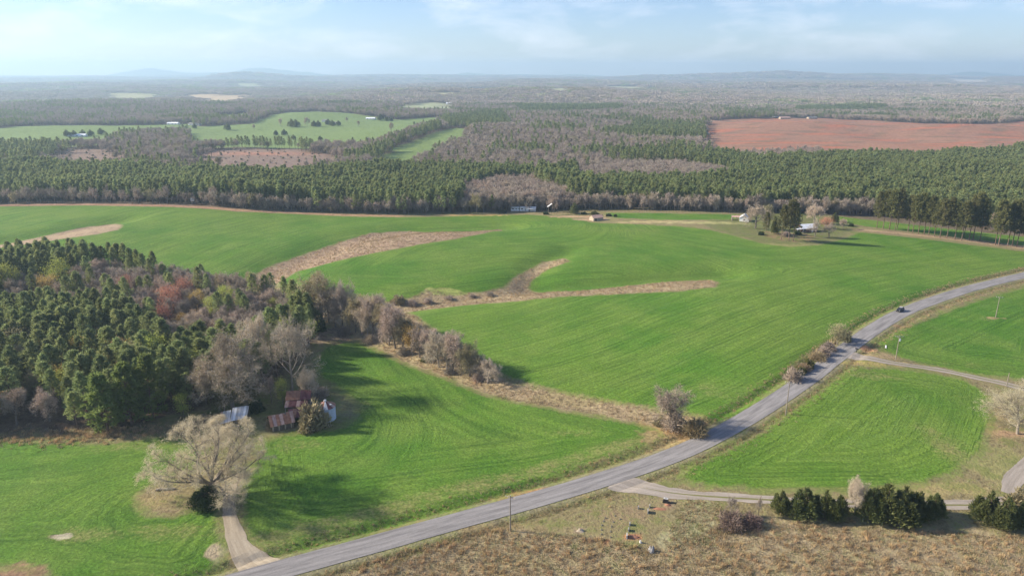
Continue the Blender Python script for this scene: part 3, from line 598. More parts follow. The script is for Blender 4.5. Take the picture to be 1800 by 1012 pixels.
# ---------------------------------------------------------------- plants: prototypes
def unit(v): return v/max(np.linalg.norm(v), 1e-9)
def pine(seed, H=16., r=2.7, base=.3, nbr=64, tufts=5, per=5, tl=.75, tw=.26, leaf='pine', trunk_r=.2, tip=.75):
    q = np.random.default_rng(seed); tg, cg = Geo(), Geo()
    lean = q.normal(size=2)*.25; zs = np.linspace(0, H*.97, 7)
    pts = np.c_[lean[0]*(zs/H)**2+.08*np.sin(zs*.7+seed), lean[1]*(zs/H)**2, zs]; rr = trunk_r*(1-zs/H*.93)
    tg.tubes(pts[:-1], pts[1:], rr[:-1], rr[1:], 6)
    A, B, RA, C, D = [], [], [], [], []
    for i in range(nbr):
        t = (i+.5)/nbr; t = t**.85; z = H*(base+(.985-base)*t); az = i*2.4+q.normal()*.4
        rad = r*((1-t)**tip*.88+.12)*(.62+.38*min(1, t*3.5))*q.uniform(.72, 1.18)
        el = .05+.75*t+q.normal()*.12; d = np.array([math.cos(az)*math.cos(el), math.sin(az)*math.cos(el), math.sin(el)])
        p0 = np.array([np.interp(z, zs, pts[:, 0]), np.interp(z, zs, pts[:, 1]), z]); p1 = p0+d*rad
        A.append(p0); B.append(p1); RA.append(.05+.02*(1-t))
        for k in range(tufts):
            s = q.uniform(.5, 1.03) if k else 1.0; c = p0+(p1-p0)*s+q.normal(size=3)*rad*.17*np.array([1, 1, .7])
            for _ in range(per): C.append(c+q.normal(size=3)*.12); D.append(d*.7+q.normal(size=3)*.75+np.array([0, 0, .35]))
    for k in range(8*per): C.append(pts[-1]+q.normal(size=3)*np.array([.15, .15, .5])); D.append(q.normal(size=3)*.5+np.array([0, 0, 1]))
    tg.tubes(A, B, np.array(RA), .015, 3)
    n = len(C); cg.leaves(C, D, tl*q.uniform(.7, 1.3, n), tw*q.uniform(.7, 1.3, n), q)
    return dict(H=H, parts=[('trunk', tg, 'bark_pine', True), ('crown', cg, leaf, False)])
def bare(seed, H=13., W=9., trunk=.25, kids=(7, 5, 4, 3), twigs=3, tl=.8, tw=.05, leaf='twig', bark='bark', up=.35, tr=.3, open_=.9, buds=0, budsize=.14, budleaf=None, stems=1):
    q = np.random.default_rng(seed); segA = [[], []]; segB = [[], []]; ra = [[], []]; rb = [[], []]; TP, TD = [], []
    def grow(p, d, L, rad, lev):
        n = 4 if lev < 2 else 3; pp = [p]; dd = d
        for k in range(n):
            dd = unit(dd+q.normal(size=3)*(.10 if lev == 0 else .22)+np.array([0, 0, up*(.12 if lev else .3)])); pp.append(pp[-1]+dd*L/n)
        taper = .62 if lev == 0 else .35
        w = 0 if lev <= 1 else 1
        for k in range(n):
            segA[w].append(pp[k]); segB[w].append(pp[k+1]); ra[w].append(rad*(1-(1-taper)*k/n)); rb[w].append(rad*(1-(1-taper)*(k+1)/n))
        if lev >= len(kids):
            TP.extend([pp[1], pp[-1]]); TD.extend([dd, dd]); return
        m = kids[lev]; a0 = q.uniform(0, 6.28)
        for k in range(m):
            s = (trunk*1.6+(1-trunk*1.6)*(k+.6)/m if lev == 0 else .3+.7*(k+.7)/m); s = min(max(s, .1), .98)*n; i = min(int(s), n-1); b_ = pp[i]+(pp[i+1]-pp[i])*(s-i)
            az = a0+k*2.4+q.normal()*.3; ax = unit(pp[i+1]-pp[i]); h = unit(np.cross(ax, [.3, .2, .9] if abs(ax[2]) < .9 else [1, 0, 0])); g_ = np.cross(ax, h)
            ang = open_*q.uniform(.7, 1.15)*(1 if lev else 1.0); nd_ = ax*math.cos(ang)+(h*math.cos(az)+g_*math.sin(az))*math.sin(ang)
            ln = L*(q.uniform(.62, .95) if lev else q.uniform(.55, .85))*(1.0-.35*(k/m)) if lev else L*q.uniform(.6, .9)*(1.1-.35*k/m)
            grow(b_, unit(nd_), ln*(.72 if lev else 1), rad*(.5 if lev else .55)*q.uniform(.7, 1.05), lev+1)
        grow(pp[-1], dd, L*.5, rad*taper*.8, lev+1)
    for s_ in range(stems):
        d0 = unit(np.array([0, 0, 1])+(q.normal(size=3)*.35 if stems > 1 else 0)); grow(np.array([0, 0, 0.])+(q.normal(size=3)*np.array([.5, .5, 0]) if stems > 1 else 0), d0, H*.55, tr, 0)
    TP = np.array(TP); TD = np.array(TD)
    allp = np.vstack([np.array(segB[0]), np.array(segB[1]) if segB[1] else TP, TP]); zt = allp[:, 2].max()+tl*.6; wx = np.percentile(np.abs(allp[:, :2]), 97)+tl*.5
    S = np.array([W/2/wx, W/2/wx, H/zt])
    tg, cg = Geo(), Geo()
    tg.tubes(np.array(segA[0])*S, np.array(segB[0])*S, np.array(ra[0]), np.array(rb[0]), 6)
    if segA[1]: cg.tubes(np.array(segA[1])*S, np.array(segB[1])*S, np.maximum(np.array(ra[1]), .014), np.maximum(np.array(rb[1]), .010), 3, m=1)
    k = np.repeat(np.arange(len(TP)), twigs); n = len(k)
    cg.leaves(TP[k]*S+q.normal(size=(n, 3))*tl*.18, TD[k]+q.normal(size=(n, 3))*.75+np.array([0, 0, .1]), tl*q.uniform(.6, 1.4, n), tw*q.uniform(.7, 1.3, n), q)
    mats = [leaf, bark]
    if buds:
        k = np.repeat(np.arange(len(TP)), buds); n = len(k)
        cg.diamonds(TP[k]*S+q.normal(size=(n, 3))*tl*.55, q.normal(size=(n, 3)), budsize*q.uniform(.6, 1.4, n), budsize*.7*q.uniform(.6, 1.4, n), q, m=2); mats.append(budleaf)
    return dict(H=H, parts=[('trunk', tg, bark, True), ('crown', cg, mats, False)])
def cedar(seed, H=6.5, r=2.1, n=2600, leaf='cedar', point=.8, L=.5, W=.22, low=.06):
    q = np.random.default_rng(seed); tg, cg = Geo(), Geo(); tg.tubes([(0, 0, 0), (0, 0, H*.5)], [(0, 0, H*.5), (0, 0, H*.95)], [.16, .1], [.1, .02], 6)
    m_ = 11; th_ = q.uniform(0, 6.28, m_); ro = r*.62*np.sqrt(q.uniform(0, 1, m_)); ro[0] = 0; hs = H*(1-.55*(ro/r)**1.3)*q.uniform(.78, 1.0, m_); hs[0] = H; rs = r*q.uniform(.36, .52, m_)
    k_ = q.integers(0, m_, n); t = q.uniform(0, 1, n)**.85; az = q.uniform(0, 6.28, n)
    rad = rs[k_]*np.minimum(1, ((1-t)**point)*1.15)*np.minimum(1, .7+t*2)*np.sqrt(q.uniform(.3, 1, n))*(1+.18*np.sin(az*4+t*14+k_))
    c = np.c_[ro[k_]*np.cos(th_[k_])+np.cos(az)*rad, ro[k_]*np.sin(th_[k_])+np.sin(az)*rad, H*low+(hs[k_]*.94-H*low)*t]
    d = np.c_[np.cos(az)*.75, np.sin(az)*.75, .75+.5*t]+q.normal(size=(n, 3))*.35
    cg.leaves(c, d, L*q.uniform(.6, 1.5, n), W*q.uniform(.6, 1.4, n), q)
    k = max(10, n//60); tt = q.uniform(.05, .8, k); a2 = q.uniform(0, 6.28, k); e = np.c_[np.cos(a2), np.sin(a2), np.full(k, .45)]*(r*.75*(1-tt)**point)[:, None]; b0 = np.c_[np.zeros((k, 2)), H*(low+(.9-low)*tt)]
    tg.tubes(b0, b0+e, .04, .012, 3)
    return dict(H=H, parts=[('trunk', tg, 'bark_pine', True), ('crown', cg, leaf, False)])
def leafy(seed, H=10., W=8., n=2600, leaf='lime', L=.4, clumps=26, low=.22, bark='bark', tr=.22, branch=True):
    """round crown of leaf clumps on a branching trunk"""
    q = np.random.default_rng(seed); tg, cg = Geo(), Geo(); base = np.array([0, 0, H*low*.8])
    tg.tubes([(0, 0, 0)], [base], tr, tr*.7, 6)
    u = q.normal(size=(clumps, 3)); u /= np.linalg.norm(u, axis=1, keepdims=True); u *= (q.uniform(.35, 1, clumps)**.5)[:, None]
    cc = np.array([0, 0, H*(low+(1-low)*.5)])+u*np.array([W*.42, W*.42, H*(1-low)*.45])
    tg.tubes(np.repeat(base[None], clumps, 0)+np.c_[np.zeros((clumps, 2)), np.clip((cc[:, 2]-base[2])*.35, 0, 9)], cc, tr*.4, .02, 3)
    tg.tubes([base], [base+np.array([0, 0, H*.45])], tr*.7, tr*.2, 5)
    k = q.integers(0, clumps, n); rr = W*.13
    o_ = q.normal(size=(n, 3)); c = cc[k]+o_*rr*np.array([1, 1, .75])
    cg.leaves(c, o_+np.array([0, 0, .3])+q.normal(size=(n, 3))*.6, L*q.uniform(.6, 1.4, n), L*.55*q.uniform(.7, 1.3, n), q)
    return dict(H=H, parts=[('trunk', tg, bark, True), ('crown', cg, leaf, False)])
def shrub(seed, H=2.6, W=3.4, n=900, leaf='twig', L=.55, Wd=.08, stems=16, dome=True):
    q = np.random.default_rng(seed); sg, cg = Geo(), Geo()
    az = q.uniform(0, 6.28, stems); el = q.uniform(.35, 1.35, stems); tip_ = np.c_[np.cos(az)*np.cos(el)*W*.48, np.sin(az)*np.cos(el)*W*.48, np.sin(el)*H*.9]
    b0 = q.normal(size=(stems, 3))*np.array([W*.06, W*.06, 0]); sg.tubes(b0, tip_, .05, .012, 4)
    u = q.normal(size=(n, 3)); u /= np.linalg.norm(u, axis=1, keepdims=True); u *= (q.uniform(.2, 1, n)**.4)[:, None]; u[:, 2] = np.abs(u[:, 2])
    lump = .82+.25*np.sin(np.arctan2(u[:, 1], u[:, 0])*3+seed)*np.cos(u[:, 2]*4+seed)
    c = u*np.array([W*.46, W*.46, H*.85])*lump[:, None]
    cg.leaves(c, u*.8+q.normal(size=(n, 3))*.6+np.array([0, 0, .4]), L*q.uniform(.6, 1.4, n), Wd*q.uniform(.7, 1.4, n), q)
    return dict(H=H, parts=[('stem', sg, 'bark', True), ('foliage', cg, leaf, False)])
def finish(p, name):
    """turn the geometry into shared meshes: the parts, and all of it in one mesh for the far copies"""
    p['mesh'] = [(n, g.mesh(name+'_'+n, [M[x] for x in ([m] if isinstance(m, str) else m)], sm)) for n, g, m, sm in p['parts']]
    one = Geo(); mats = []
    for n, g, m, sm in p['parts']:
        ms = [m] if isinstance(m, str) else m; off = len(mats); mats += ms
        one_n = one.n
        for v in g.v: one.v.append(v)
        for a, b_ in ((g.t, one.t), (g.q, one.q)): b_.extend([x+one_n for x in a])
        for a, b_ in ((g.mt, one.mt), (g.mq, one.mq)): b_.extend([x+off for x in a])
        one.n += g.n
    p['one'] = one.mesh(name, [M[x] for x in mats]); return p
P_ = {}
for i in range(5): P_['pine%d' % i] = finish(pine(20+i, 16, 2.5+.35*(i % 3), .24+.04*i, 54, 8, 5, .75, .26, tip=.5+.06*(i % 2)), 'pine_tree')
for i in range(2): P_['pinel%d' % i] = finish(pine(30+i, 15, 3.9, .08, 90, 8, 6, .8, .3, 'pine_light', tip=.6), 'pine_tree')
for i in range(4): P_['tall%d' % i] = finish(pine(40+i, 24, 4.6+.4*(i % 2), .33, 74, 10, 5, 1.0, .36, 'pine_row', .30, tip=.42), 'pine_tree')
for i in range(5): P_['plant%d' % i] = finish(pine(50+i, 16, 2.6+.25*(i % 3), .30, 32, 5, 4, 1.1, .5, 'pine_plant', .16, tip=.5), 'plantation_pine')
for i in range(4): P_['bare%d' % i] = finish(bare(60+i, 13, 8.5, .22, (7, 5, 4, 3), 3, .9, .055, 'twig'), 'bare_tree')
for i in range(4): P_['mauve%d' % i] = finish(bare(70+i, 12, 7.0, .25, (6, 5, 4), 5, 1.0, .075, 'twig_mauve'), 'bare_tree')
for i in range(3): P_['bud%d' % i] = finish(bare(80+i, 11, 7.5, .2, (6, 5, 4, 2), 3, .9, .06, 'twig_bud', buds=2, budsize=.22, budleaf='twig_bud'), 'budding_tree')
for i in range(3): P_['grey%d' % i] = finish(bare(90+i, 16, 11, .2, (8, 6, 5, 3), 4, .8, .05, 'twig_grey', 'bark_pale', tr=.36, buds=2, budsize=.16, budleaf='twig_grey'), 'bare_tree')
P_['bigrey'] = finish(bare(97, 19, 15, .16, (10, 7, 5, 4), 3, .8, .05, 'twig_grey', 'bark_pale', tr=.42, open_=.85, buds=2, budsize=.22, budleaf='twig_bud'), 'bare_tree')
P_['white'] = finish(bare(98, 18, 11, .2, (9, 6, 5, 4), 2, .8, .032, 'twig_grey', 'bark_pale', tr=.24, open_=.62, up=.7), 'bare_tree')
P_['red0'] = finish(leafy(100, 11, 8, 2600, 'red', .38, 30), 'budding_tree'); P_['red1'] = finish(leafy(101, 10, 7, 2000, 'red', .35, 24), 'budding_tree')
P_['orange0'] = finish(leafy(102, 9, 6, 1900, 'orange', .36, 22), 'budding_tree'); P_['lime0'] = finish(leafy(103, 11, 7.5, 2800, 'lime', .36, 28), 'leafing_tree'); P_['lime1'] = finish(leafy(104, 9, 6, 2000, 'lime', .34, 20), 'leafing_tree')
P_['olive0'] = finish(leafy(105, 8, 7, 2600, 'olive', .36, 24), 'leafy_tree'); P_['olive1'] = finish(leafy(106, 8, 6, 2400, 'twig_bud', .36, 24), 'leafy_tree')
for i in range(4): P_['cedar%d' % i] = finish(cedar(110+i, 6.5, 2.8+.3*(i % 2), 4200, 'cedar', (.95, .8, 1.0, .85)[i], .55, .18), 'cedar_tree')
P_['dcedar'] = finish(cedar(116, 9, 3.9, 3600, 'cedar', .42, .6, .28), 'cedar_tree')
P_['holly'] = finish(cedar(117, 5, 3.9, 4200, 'holly', .42, .42, .22, 0), 'holly_bush')
M['bramble'] = leafmat('bramble_canes', (.17, .115, .095), (.25, .18, .15), .1, .01, .1)
for i, (k, lf) in enumerate([('twig', 'twig'), ('tan', 'weed'), ('green', 'olive'), ('dark', 'holly'), ('mauve', 'twig_mauve'), ('bud', 'twig_bud'), ('bramble', 'bramble')]): P_['sh_'+k] = finish(shrub(120+i, leaf=lf, L=.5 if k in ('twig', 'mauve', 'tan', 'bramble') else .4, Wd=.07 if k in ('twig', 'mauve', 'tan', 'bramble') else .2, n=1500 if k != 'dark' else 1800), 'shrub')
def dome_oak(seed, H=20.5, W=29., zb=3.2, leaf='oak_bud', bark='bark_oak'):
    """short stout trunk, limbs fanned over a dome, three further orders of branches"""
    q = np.random.default_rng(seed); tg, cg = Geo(), Geo(); tg.tubes([(0, 0, 0), (0, 0, .8)], [(0, 0, .8), (.1, 0, zb)], [1.05, .8], [.8, .72], 10)
    E = np.array([W/2, W/2, H-zb]); C = np.array([0, 0, zb])
    def keep(p):     # stay inside the dome
        v = (p-C)/E; k = np.linalg.norm(v); return C+v/max(1, k)*E if k > 1 else p
    def line(p, d, L, r0, r1, n, wob, up, g, sides, m=0):
        pts = [p]
        for k in range(n): d = unit(d+q.normal(size=3)*wob+np.array([0, 0, up])); pts.append(keep(pts[-1]+d*L/n))
        pts = np.array(pts); rr = np.linspace(r0, r1, n+1); g.tubes(pts[:-1], pts[1:], rr[:-1], rr[1:], sides, m); return pts
    tips, dirs = [], []
    for i in range(15):
        el = R([17, 28, 38, 50, 62, 76][i % 6]+q.uniform(-5, 5)); az = i*2.4+q.normal()*.2; d = np.array([math.cos(az)*math.cos(el), math.sin(az)*math.cos(el), math.sin(el)])
        L = 1/np.linalg.norm(d/E)*q.uniform(.9, 1.02); l1 = line(C+d*.3-np.array([0, 0, .5]), d, L, q.uniform(.22, .36), .04, 7, .13, .05, tg, 6)
        for j in range(11):
            t = .25+.75*(j+.5)/11; k = min(int(t*7), 6); p = l1[k]+(l1[k+1]-l1[k])*(t*7-k); ax = unit(l1[k+1]-l1[k]); d2 = unit(ax*.75+q.normal(size=3)*.65+np.array([0, 0, .18]))
            l2 = line(p, d2, L*.42*(1.15-.6*t), .13*(1.2-t*.7), .025, 4, .2, .05, cg, 4, 1)
            for m_ in range(6):
                t2 = .25+.75*(m_+.5)/6; k2 = min(int(t2*4), 3); p2 = l2[k2]+(l2[k2+1]-l2[k2])*(t2*4-k2); d3 = unit(unit(l2[k2+1]-l2[k2])*.7+q.normal(size=3)*.7+np.array([0, 0, .15]))
                l3 = line(p2, d3, q.uniform(1.1, 2.2), .035, .012, 3, .22, .05, cg, 3, 1); tips += [l3[1], l3[2], l3[3], l2[-1]]; dirs += [d3, d3, d3, d2]
    tips, dirs = np.array(tips), np.array(dirs); k = np.repeat(np.arange(len(tips)), 8); n = len(k)
    cg.leaves(tips[k]+q.normal(size=(n, 3))*.2, dirs[k]+q.normal(size=(n, 3))*.8, .9*q.uniform(.6, 1.4, n), .036*q.uniform(.7, 1.3, n), q)
    k = np.repeat(np.arange(len(tips)), 4); n = len(k); cg.diamonds(tips[k]+q.normal(size=(n, 3))*.5, q.normal(size=(n, 3)), .17*q.uniform(.6, 1.4, n), .11*q.uniform(.6, 1.4, n), q, m=2)
    return dict(H=H, parts=[('trunk', tg, bark, True), ('crown', cg, [leaf, bark, leaf], False)])
P_['oak'] = finish(dome_oak(5), 'oak_tree')
P_['spread'] = finish(bare(133, 12, 15, .16, (9, 7, 5, 4), 2, .8, .035, 'oak_bud', 'bark_oak', tr=.34, open_=.9), 'bare_tree')

RNG = random.Random(11)
def plant(key, name, label, cat, loc, H=None, W=1.0, group=None, one=False, rz=None):
    p = P_[key]; s = (H or p['H'])/p['H']; rz = RNG.uniform(0, 6.28) if rz is None else rz; sc = (s*W, s*W, s)
    loc = Vector(loc)-Vector((0, 0, .12))
    if one: return tag(ob(name, p['one'], None, loc, rz, sc), label, cat, group)
    t = thing(name, label, cat, loc, rz, group, sc)
    for n, me in p['mesh']: ob(n, me, t)
    return t
def plant_px(key, name, label, cat, x, yb, yt, W=1.0, group=None, one=False, rz=None):
    return plant(key, name, label, cat, at(x, yb), max(.8, hgt(x, yb, yt)), W, group, one, rz)

# ---------------------------------------------------------------- masses of trees: scattered copies, one object for each mass
def scatter(name, label, cat, P, protos, idx, sc, seed=1, z=None):
    P = np.asarray(P, float).reshape(-1, 2); n = len(P); r = np.random.default_rng(seed)
    z = (hfast(P) if z is None else z)-.1
    me = bpy.data.meshes.new(name); me.vertices.add(n); me.vertices.foreach_set('co', np.c_[P, z].astype(np.float32).ravel())
    for nm, ty, v in (('rz', 'FLOAT', r.uniform(0, 6.28, n)), ('sc', 'FLOAT', np.broadcast_to(sc, n)), ('ix', 'INT', np.broadcast_to(idx, n))):
        a = me.attributes.new(nm, ty, 'POINT'); a.data.foreach_set('value', np.ascontiguousarray(v).astype(np.int32 if ty == 'INT' else np.float32))
    c = bpy.data.collections.new(name+'_source')
    for i, m_ in enumerate(protos):
        o = bpy.data.objects.new('%s_%02d' % (name, i), m_); c.objects.link(o)
    g = bpy.data.node_groups.new(name, 'GeometryNodeTree'); g.interface.new_socket('Geometry', in_out='INPUT', socket_type='NodeSocketGeometry'); g.interface.new_socket('Geometry', in_out='OUTPUT', socket_type='NodeSocketGeometry')
    N, L = g.nodes, g.links; gi = N.new('NodeGroupInput'); go = N.new('NodeGroupOutput'); ip = N.new('GeometryNodeInstanceOnPoints'); ci = N.new('GeometryNodeCollectionInfo')
    ci.inputs['Collection'].default_value = c; ci.inputs['Separate Children'].default_value = True; ci.inputs['Reset Children'].default_value = True
    def na(nm, t): a = N.new('GeometryNodeInputNamedAttribute'); a.data_type = t; a.inputs['Name'].default_value = nm; return a.outputs['Attribute']
    cx_ = N.new('ShaderNodeCombineXYZ'); L.new(na('rz', 'FLOAT'), cx_.inputs[2]); er = N.new('FunctionNodeEulerToRotation'); L.new(cx_.outputs[0], er.inputs[0])
    L.new(gi.outputs[0], ip.inputs['Points']); L.new(ci.outputs[0], ip.inputs['Instance']); ip.inputs['Pick Instance'].default_value = True
    L.new(na('ix', 'INT'), ip.inputs['Instance Index']); L.new(er.outputs[0], ip.inputs['Rotation']); L.new(na('sc', 'FLOAT'), ip.inputs['Scale']); L.new(ip.outputs[0], go.inputs[0])
    o = ob(name, me); md = o.modifiers.new('scatter', 'NODES'); md.node_group = g
    return tag(o, label, cat, kind='stuff')
def jitter_grid(poly, step, seed, jit=.42, ang=0.0):
    r = np.random.default_rng(seed); lo, hi = poly.min(0), poly.max(0)
    X, Y = np.meshgrid(np.arange(lo[0], hi[0], step), np.arange(lo[1], hi[1], step)); P = np.stack([X.ravel(), Y.ravel()], -1)
    P = P+r.uniform(-jit, jit, P.shape)*step
    return P[inside(P, poly)]
def outside(P, polys, pad=0):
    k = np.ones(len(P), bool)
    for p in polys:
        p = np.asarray(p); m = k & (P[:, 0] > p[:, 0].min()-pad) & (P[:, 0] < p[:, 0].max()+pad) & (P[:, 1] > p[:, 1].min()-pad) & (P[:, 1] < p[:, 1].max()+pad); ix = np.nonzero(m)[0]
        if len(ix): k[ix] &= (sdist(P[ix], p, pad+5) < -pad) if pad else ~inside(P[ix], p)
    return P[k]
def view(P, extra=40): return P[np.abs(P[:, 0]) < .87*P[:, 1]+30+extra]
PL = GP([(-460, 359), (-240, 357), (0, 355), (150, 354), (300, 356), (420, 362), (560, 370), (700, 374), (812, 371), (822, 318, 14), (860, 306, 15), (938, 300, 16), (938, 285, 16), (700, 281, 16), (600, 290, 16), (560, 294, 16), (470, 300, 16), (350, 292, 16), (200, 284, 16), (0, 277, 16), (-240, 272, 16), (-460, 268, 16)])
BS1 = GP([(812, 371), (900, 371), (1000, 367), (1010, 330, 14), (945, 302, 14), (860, 306, 14), (818, 318, 14)])
PM = GP([(940, 300, 18), (945, 288, 18), (1010, 286, 18), (1045, 320, 18), (1045, 366), (1002, 364), (995, 320, 16)])
BS2 = GP([(1010, 292, 12), (1080, 276, 12), (1200, 276, 12), (1280, 288, 12), (1295, 305, 12), (1200, 310, 12), (1100, 306, 12), (1040, 303, 12)])
PR = GP([(1046, 364), (1150, 367), (1300, 370), (1540, 376), (1700, 395), (1980, 412), (1980, 250, 16), (1800, 251, 16), (1700, 256, 16), (1500, 262, 16), (1430, 267, 16), (1330, 268, 14), (1262, 262, 14), (1180, 285, 14), (1046, 300, 16)])
NOFOREST = GP([(-500, 362), (0, 359), (150, 357), (300, 359), (420, 367), (560, 374), (700, 378), (812, 375), (1000, 370), (1300, 374), (1540, 380), (1700, 398), (2100, 420), (2300, 1200), (-600, 1200)])
pm = [P_['plant%d' % i]['one'] for i in range(5)]
def plantation(name, label, polys, minus, step, seed, smin=.82, smax=1.12):
    P = np.vstack([jitter_grid(p, step, seed+i, .36) for i, p in enumerate(polys)]); P = view(outside(P, minus)); r = np.random.default_rng(seed)
    scatter(name, label, 'pine plantation', P, [*pm, P_['mauve0']['one'], P_['bud0']['one']], np.where(r.uniform(size=len(P)) < .035, r.integers(5, 7, len(P)), r.integers(0, 5, len(P))), r.uniform(smin-.06, smax+.08, len(P))*(1+.07*nz(P, 90, seed)+.05*nz(P, 25, seed+3)), seed)
plantation('pine_plantation', 'dense dark green pine plantation beyond the far edge of the green field', [PL], [BS1, PM], 3.8, 200, .84, 1.04)
plantation('pine_plantation', 'tall dark pines between the bare stand and the long plantation', [PM], [], 4.6, 210, 1.0, 1.3)
plantation('pine_plantation', 'green pine plantation in rows behind the farmhouse and below the red field', [PR], [BS2, PM], 3.8, 220, .78, .98)
mv = [P_['mauve%d' % i]['one'] for i in range(4)]
P = jitter_grid(BS2, 5.2, 230); r_ = np.random.default_rng(230); scatter('bare_woodland', 'lens of pale mauve bare trees set in the pine plantation', 'woodland', P, mv, r_.integers(0, 4, len(P)), r_.uniform(.75, 1.0, len(P)), 230)
# woods beyond the plantation, to about two and a half kilometres
wedge = np.array([(-2300, 2560), (2300, 2560), (620, 480), (-620, 480)], float)
P = jitter_grid(wedge, 7.4, 240, .45); P = outside(view(P, 60), [NOFOREST, PL, PR, PM, BS1, BS2, *[c for c in CLEAR if c[:, 1].min() < 2800]])
EVG = [GP(p) for p in ([(1055, 268, 13), (1100, 256, 13), (1180, 250, 13), (1265, 252, 13), (1290, 262, 13), (1250, 280, 13), (1120, 279, 13)], [(600, 272, 13), (660, 250, 13), (740, 225, 13), (770, 210, 13), (775, 222, 13), (735, 248, 13), (660, 272, 13)], [(0, 246, 13), (90, 243, 13), (190, 258, 13), (90, 262, 13), (70, 272, 13), (-100, 280, 13), (-100, 245, 13)],
                           [(110, 228, 13), (190, 225, 13), (190, 238, 13), (110, 240, 13)], [(0, 212, 13), (200, 207, 13), (360, 206, 13), (360, 217, 13), (200, 219, 13), (0, 222, 13)], [(1060, 222, 13), (1130, 205, 13), (1240, 212, 13), (1245, 235, 13), (1120, 236, 13)], [(390, 236, 13), (550, 234, 13), (550, 250, 13), (400, 252, 13)], [(770, 200, 13), (880, 190, 13), (900, 212, 13), (800, 225, 13)], [(900, 178, 13), (1100, 172, 13), (1090, 186, 13), (920, 188, 13)], [(1400, 172, 13), (1560, 168, 13), (1560, 180, 13), (1400, 184, 13)])]
ev = np.zeros(len(P), bool)
for p in EVG: ev |= inside(P, p)
r_ = np.random.default_rng(241); nn = nz(P, 260, 242)+.8*nz(P, 90, 243)
pe = np.where(ev, .85, np.where(nn > 1.05, .6, np.where(nn > .5, .16, .04))); is_e = r_.uniform(size=len(P)) < pe
sp_ = [*mv, *[P_['plant%d' % i]['one'] for i in range(4)], P_['bud0']['one'], P_['bud1']['one'], P_['olive0']['one']]
isb = r_.uniform(size=len(P)) < .10+.22*(nz(P, 200, 244) > .3)
ix = np.where(is_e, r_.integers(4, 8, len(P)), np.where(isb, r_.integers(8, 10, len(P)), r_.integers(0, 4, len(P)))); ix = np.where(r_.uniform(size=len(P)) < .015, 10, ix)
scatter('woodland', 'grey bare woods mixed with evergreens rolling away beyond the plantation', 'woodland', P, sp_, ix, r_.uniform(.8, 1.2, len(P))*np.where(is_e, .95, 1.05), 245)
Pc = np.vstack([jitter_grid(p, 20, 260+i, .5) for i, p in enumerate(CUTS)]); r_ = np.random.default_rng(262); scatter('cut_over_brush', 'scattered bare brush left on the brown cut-over patches', 'brush', Pc, [P_['sh_mauve']['one'], P_['sh_twig']['one'], P_['sh_bud']['one']], r_.integers(0, 3, len(Pc)), r_.uniform(.5, 1.3, len(Pc)), 263)
Pb = jitter_grid(GP([(1285, 266, 8), (1330, 259, 8), (1445, 256, 8), (1450, 276, 10), (1300, 278, 10)]), 7.5, 265); scatter('bare_woodland', 'thin belt of bare trees at the near edge of the red field', 'woodland', Pb, mv, r_.integers(0, 4, len(Pb)), r_.uniform(.6, .95, len(Pb)), 266)
# far woods: patches of small crowns
def clump(seed, leaf, R_=17., n=13, per=20, H=12.):
    q = np.random.default_rng(seed); g = Geo(); c = q.uniform(-R_, R_, (n, 2)); h = q.uniform(.75, 1.15, n)*H
    k = np.repeat(np.arange(n), per); m = len(k); u = q.normal(size=(m, 3)); u /= np.linalg.norm(u, axis=1, keepdims=True); u[:, 2] = np.abs(u[:, 2])*1.1-.15
    g.leaves(np.c_[c[k], h[k]*.62]+u*np.array([4.2, 4.2, H*.36]), u*.5+q.normal(size=(m, 3)), 3.6*q.uniform(.6, 1.4, m), 2.0*q.uniform(.6, 1.4, m), q)
    return g.mesh('far_clump', M[leaf])
cl = [clump(300+i, 'twig_mauve') for i in range(4)]+[clump(310+i, 'pine_plant') for i in range(2)]+[clump(320, 'twig_bud')]
def far_woods(y0, y1, step, scale, seed, label):
    w = np.array([(-.80*y1, y1), (.80*y1, y1), (.80*y0, y0), (-.80*y0, y0)]); P = jitter_grid(w, step, seed, .5); P = outside(P, CLEAR, 0); r = np.random.default_rng(seed)
    nn = nz(P*np.array([1, .6]), 900, seed+1)+.7*nz(P*np.array([1, .6]), 350, seed+2); e = r.uniform(size=len(P)) < np.where(nn > .9, .5, np.where(nn > .3, .14, .05)); b = r.uniform(size=len(P)) < .10
    ix = np.where(e, r.integers(4, 6, len(P)), np.where(b, 6, r.integers(0, 4, len(P))))
    scatter('far_woodland', label, 'woodland', P, cl, ix, scale*r.uniform(.85, 1.2, len(P)), seed)
far_woods(2540, 5200, 30, 1.0, 330, 'hazy grey woods in the middle distance'); far_woods(5200, 9500, 52, 1.7, 340, 'blue grey woods towards the skyline'); far_woods(9500, 16800, 105, 3.2, 350, 'farthest blue woods along the horizon')
# faint mountains on the skyline
def ridge(name, label, peaks, y0, dep, seed):
    xs = np.arange(peaks[0][0], peaks[-1][0]+1, 90.); ys = np.linspace(y0-dep, y0+dep, 13); prof = np.interp(xs, [p[0] for p in peaks], [p[1] for p in peaks])
    for _ in range(5): prof[1:-1] = .25*prof[:-2]+.5*prof[1:-1]+.25*prof[2:]
    X, Y = np.meshgrid(xs, ys); Pq = np.stack([X.ravel(), Y.ravel()], -1); k = np.cos((Pq[:, 1]-y0)/dep*math.pi/2)**1.3
    z = np.tile(prof, len(ys))*k*(1+.10*nz(Pq, 900, seed)+.06*nz(Pq, 300, seed+1))-25
    Pg, Q = grid(xs, ys); g = Geo(); g.add(np.c_[Pq, z], quads=Q); tag(ob(name, g.mesh(name, M['pine_plant'], True)), label, 'hills', kind='structure')
def sky_pt(x, y, Y):
    u, f, w = ray(x, y); return (u*Y/f, CAM_H+w*Y/f)
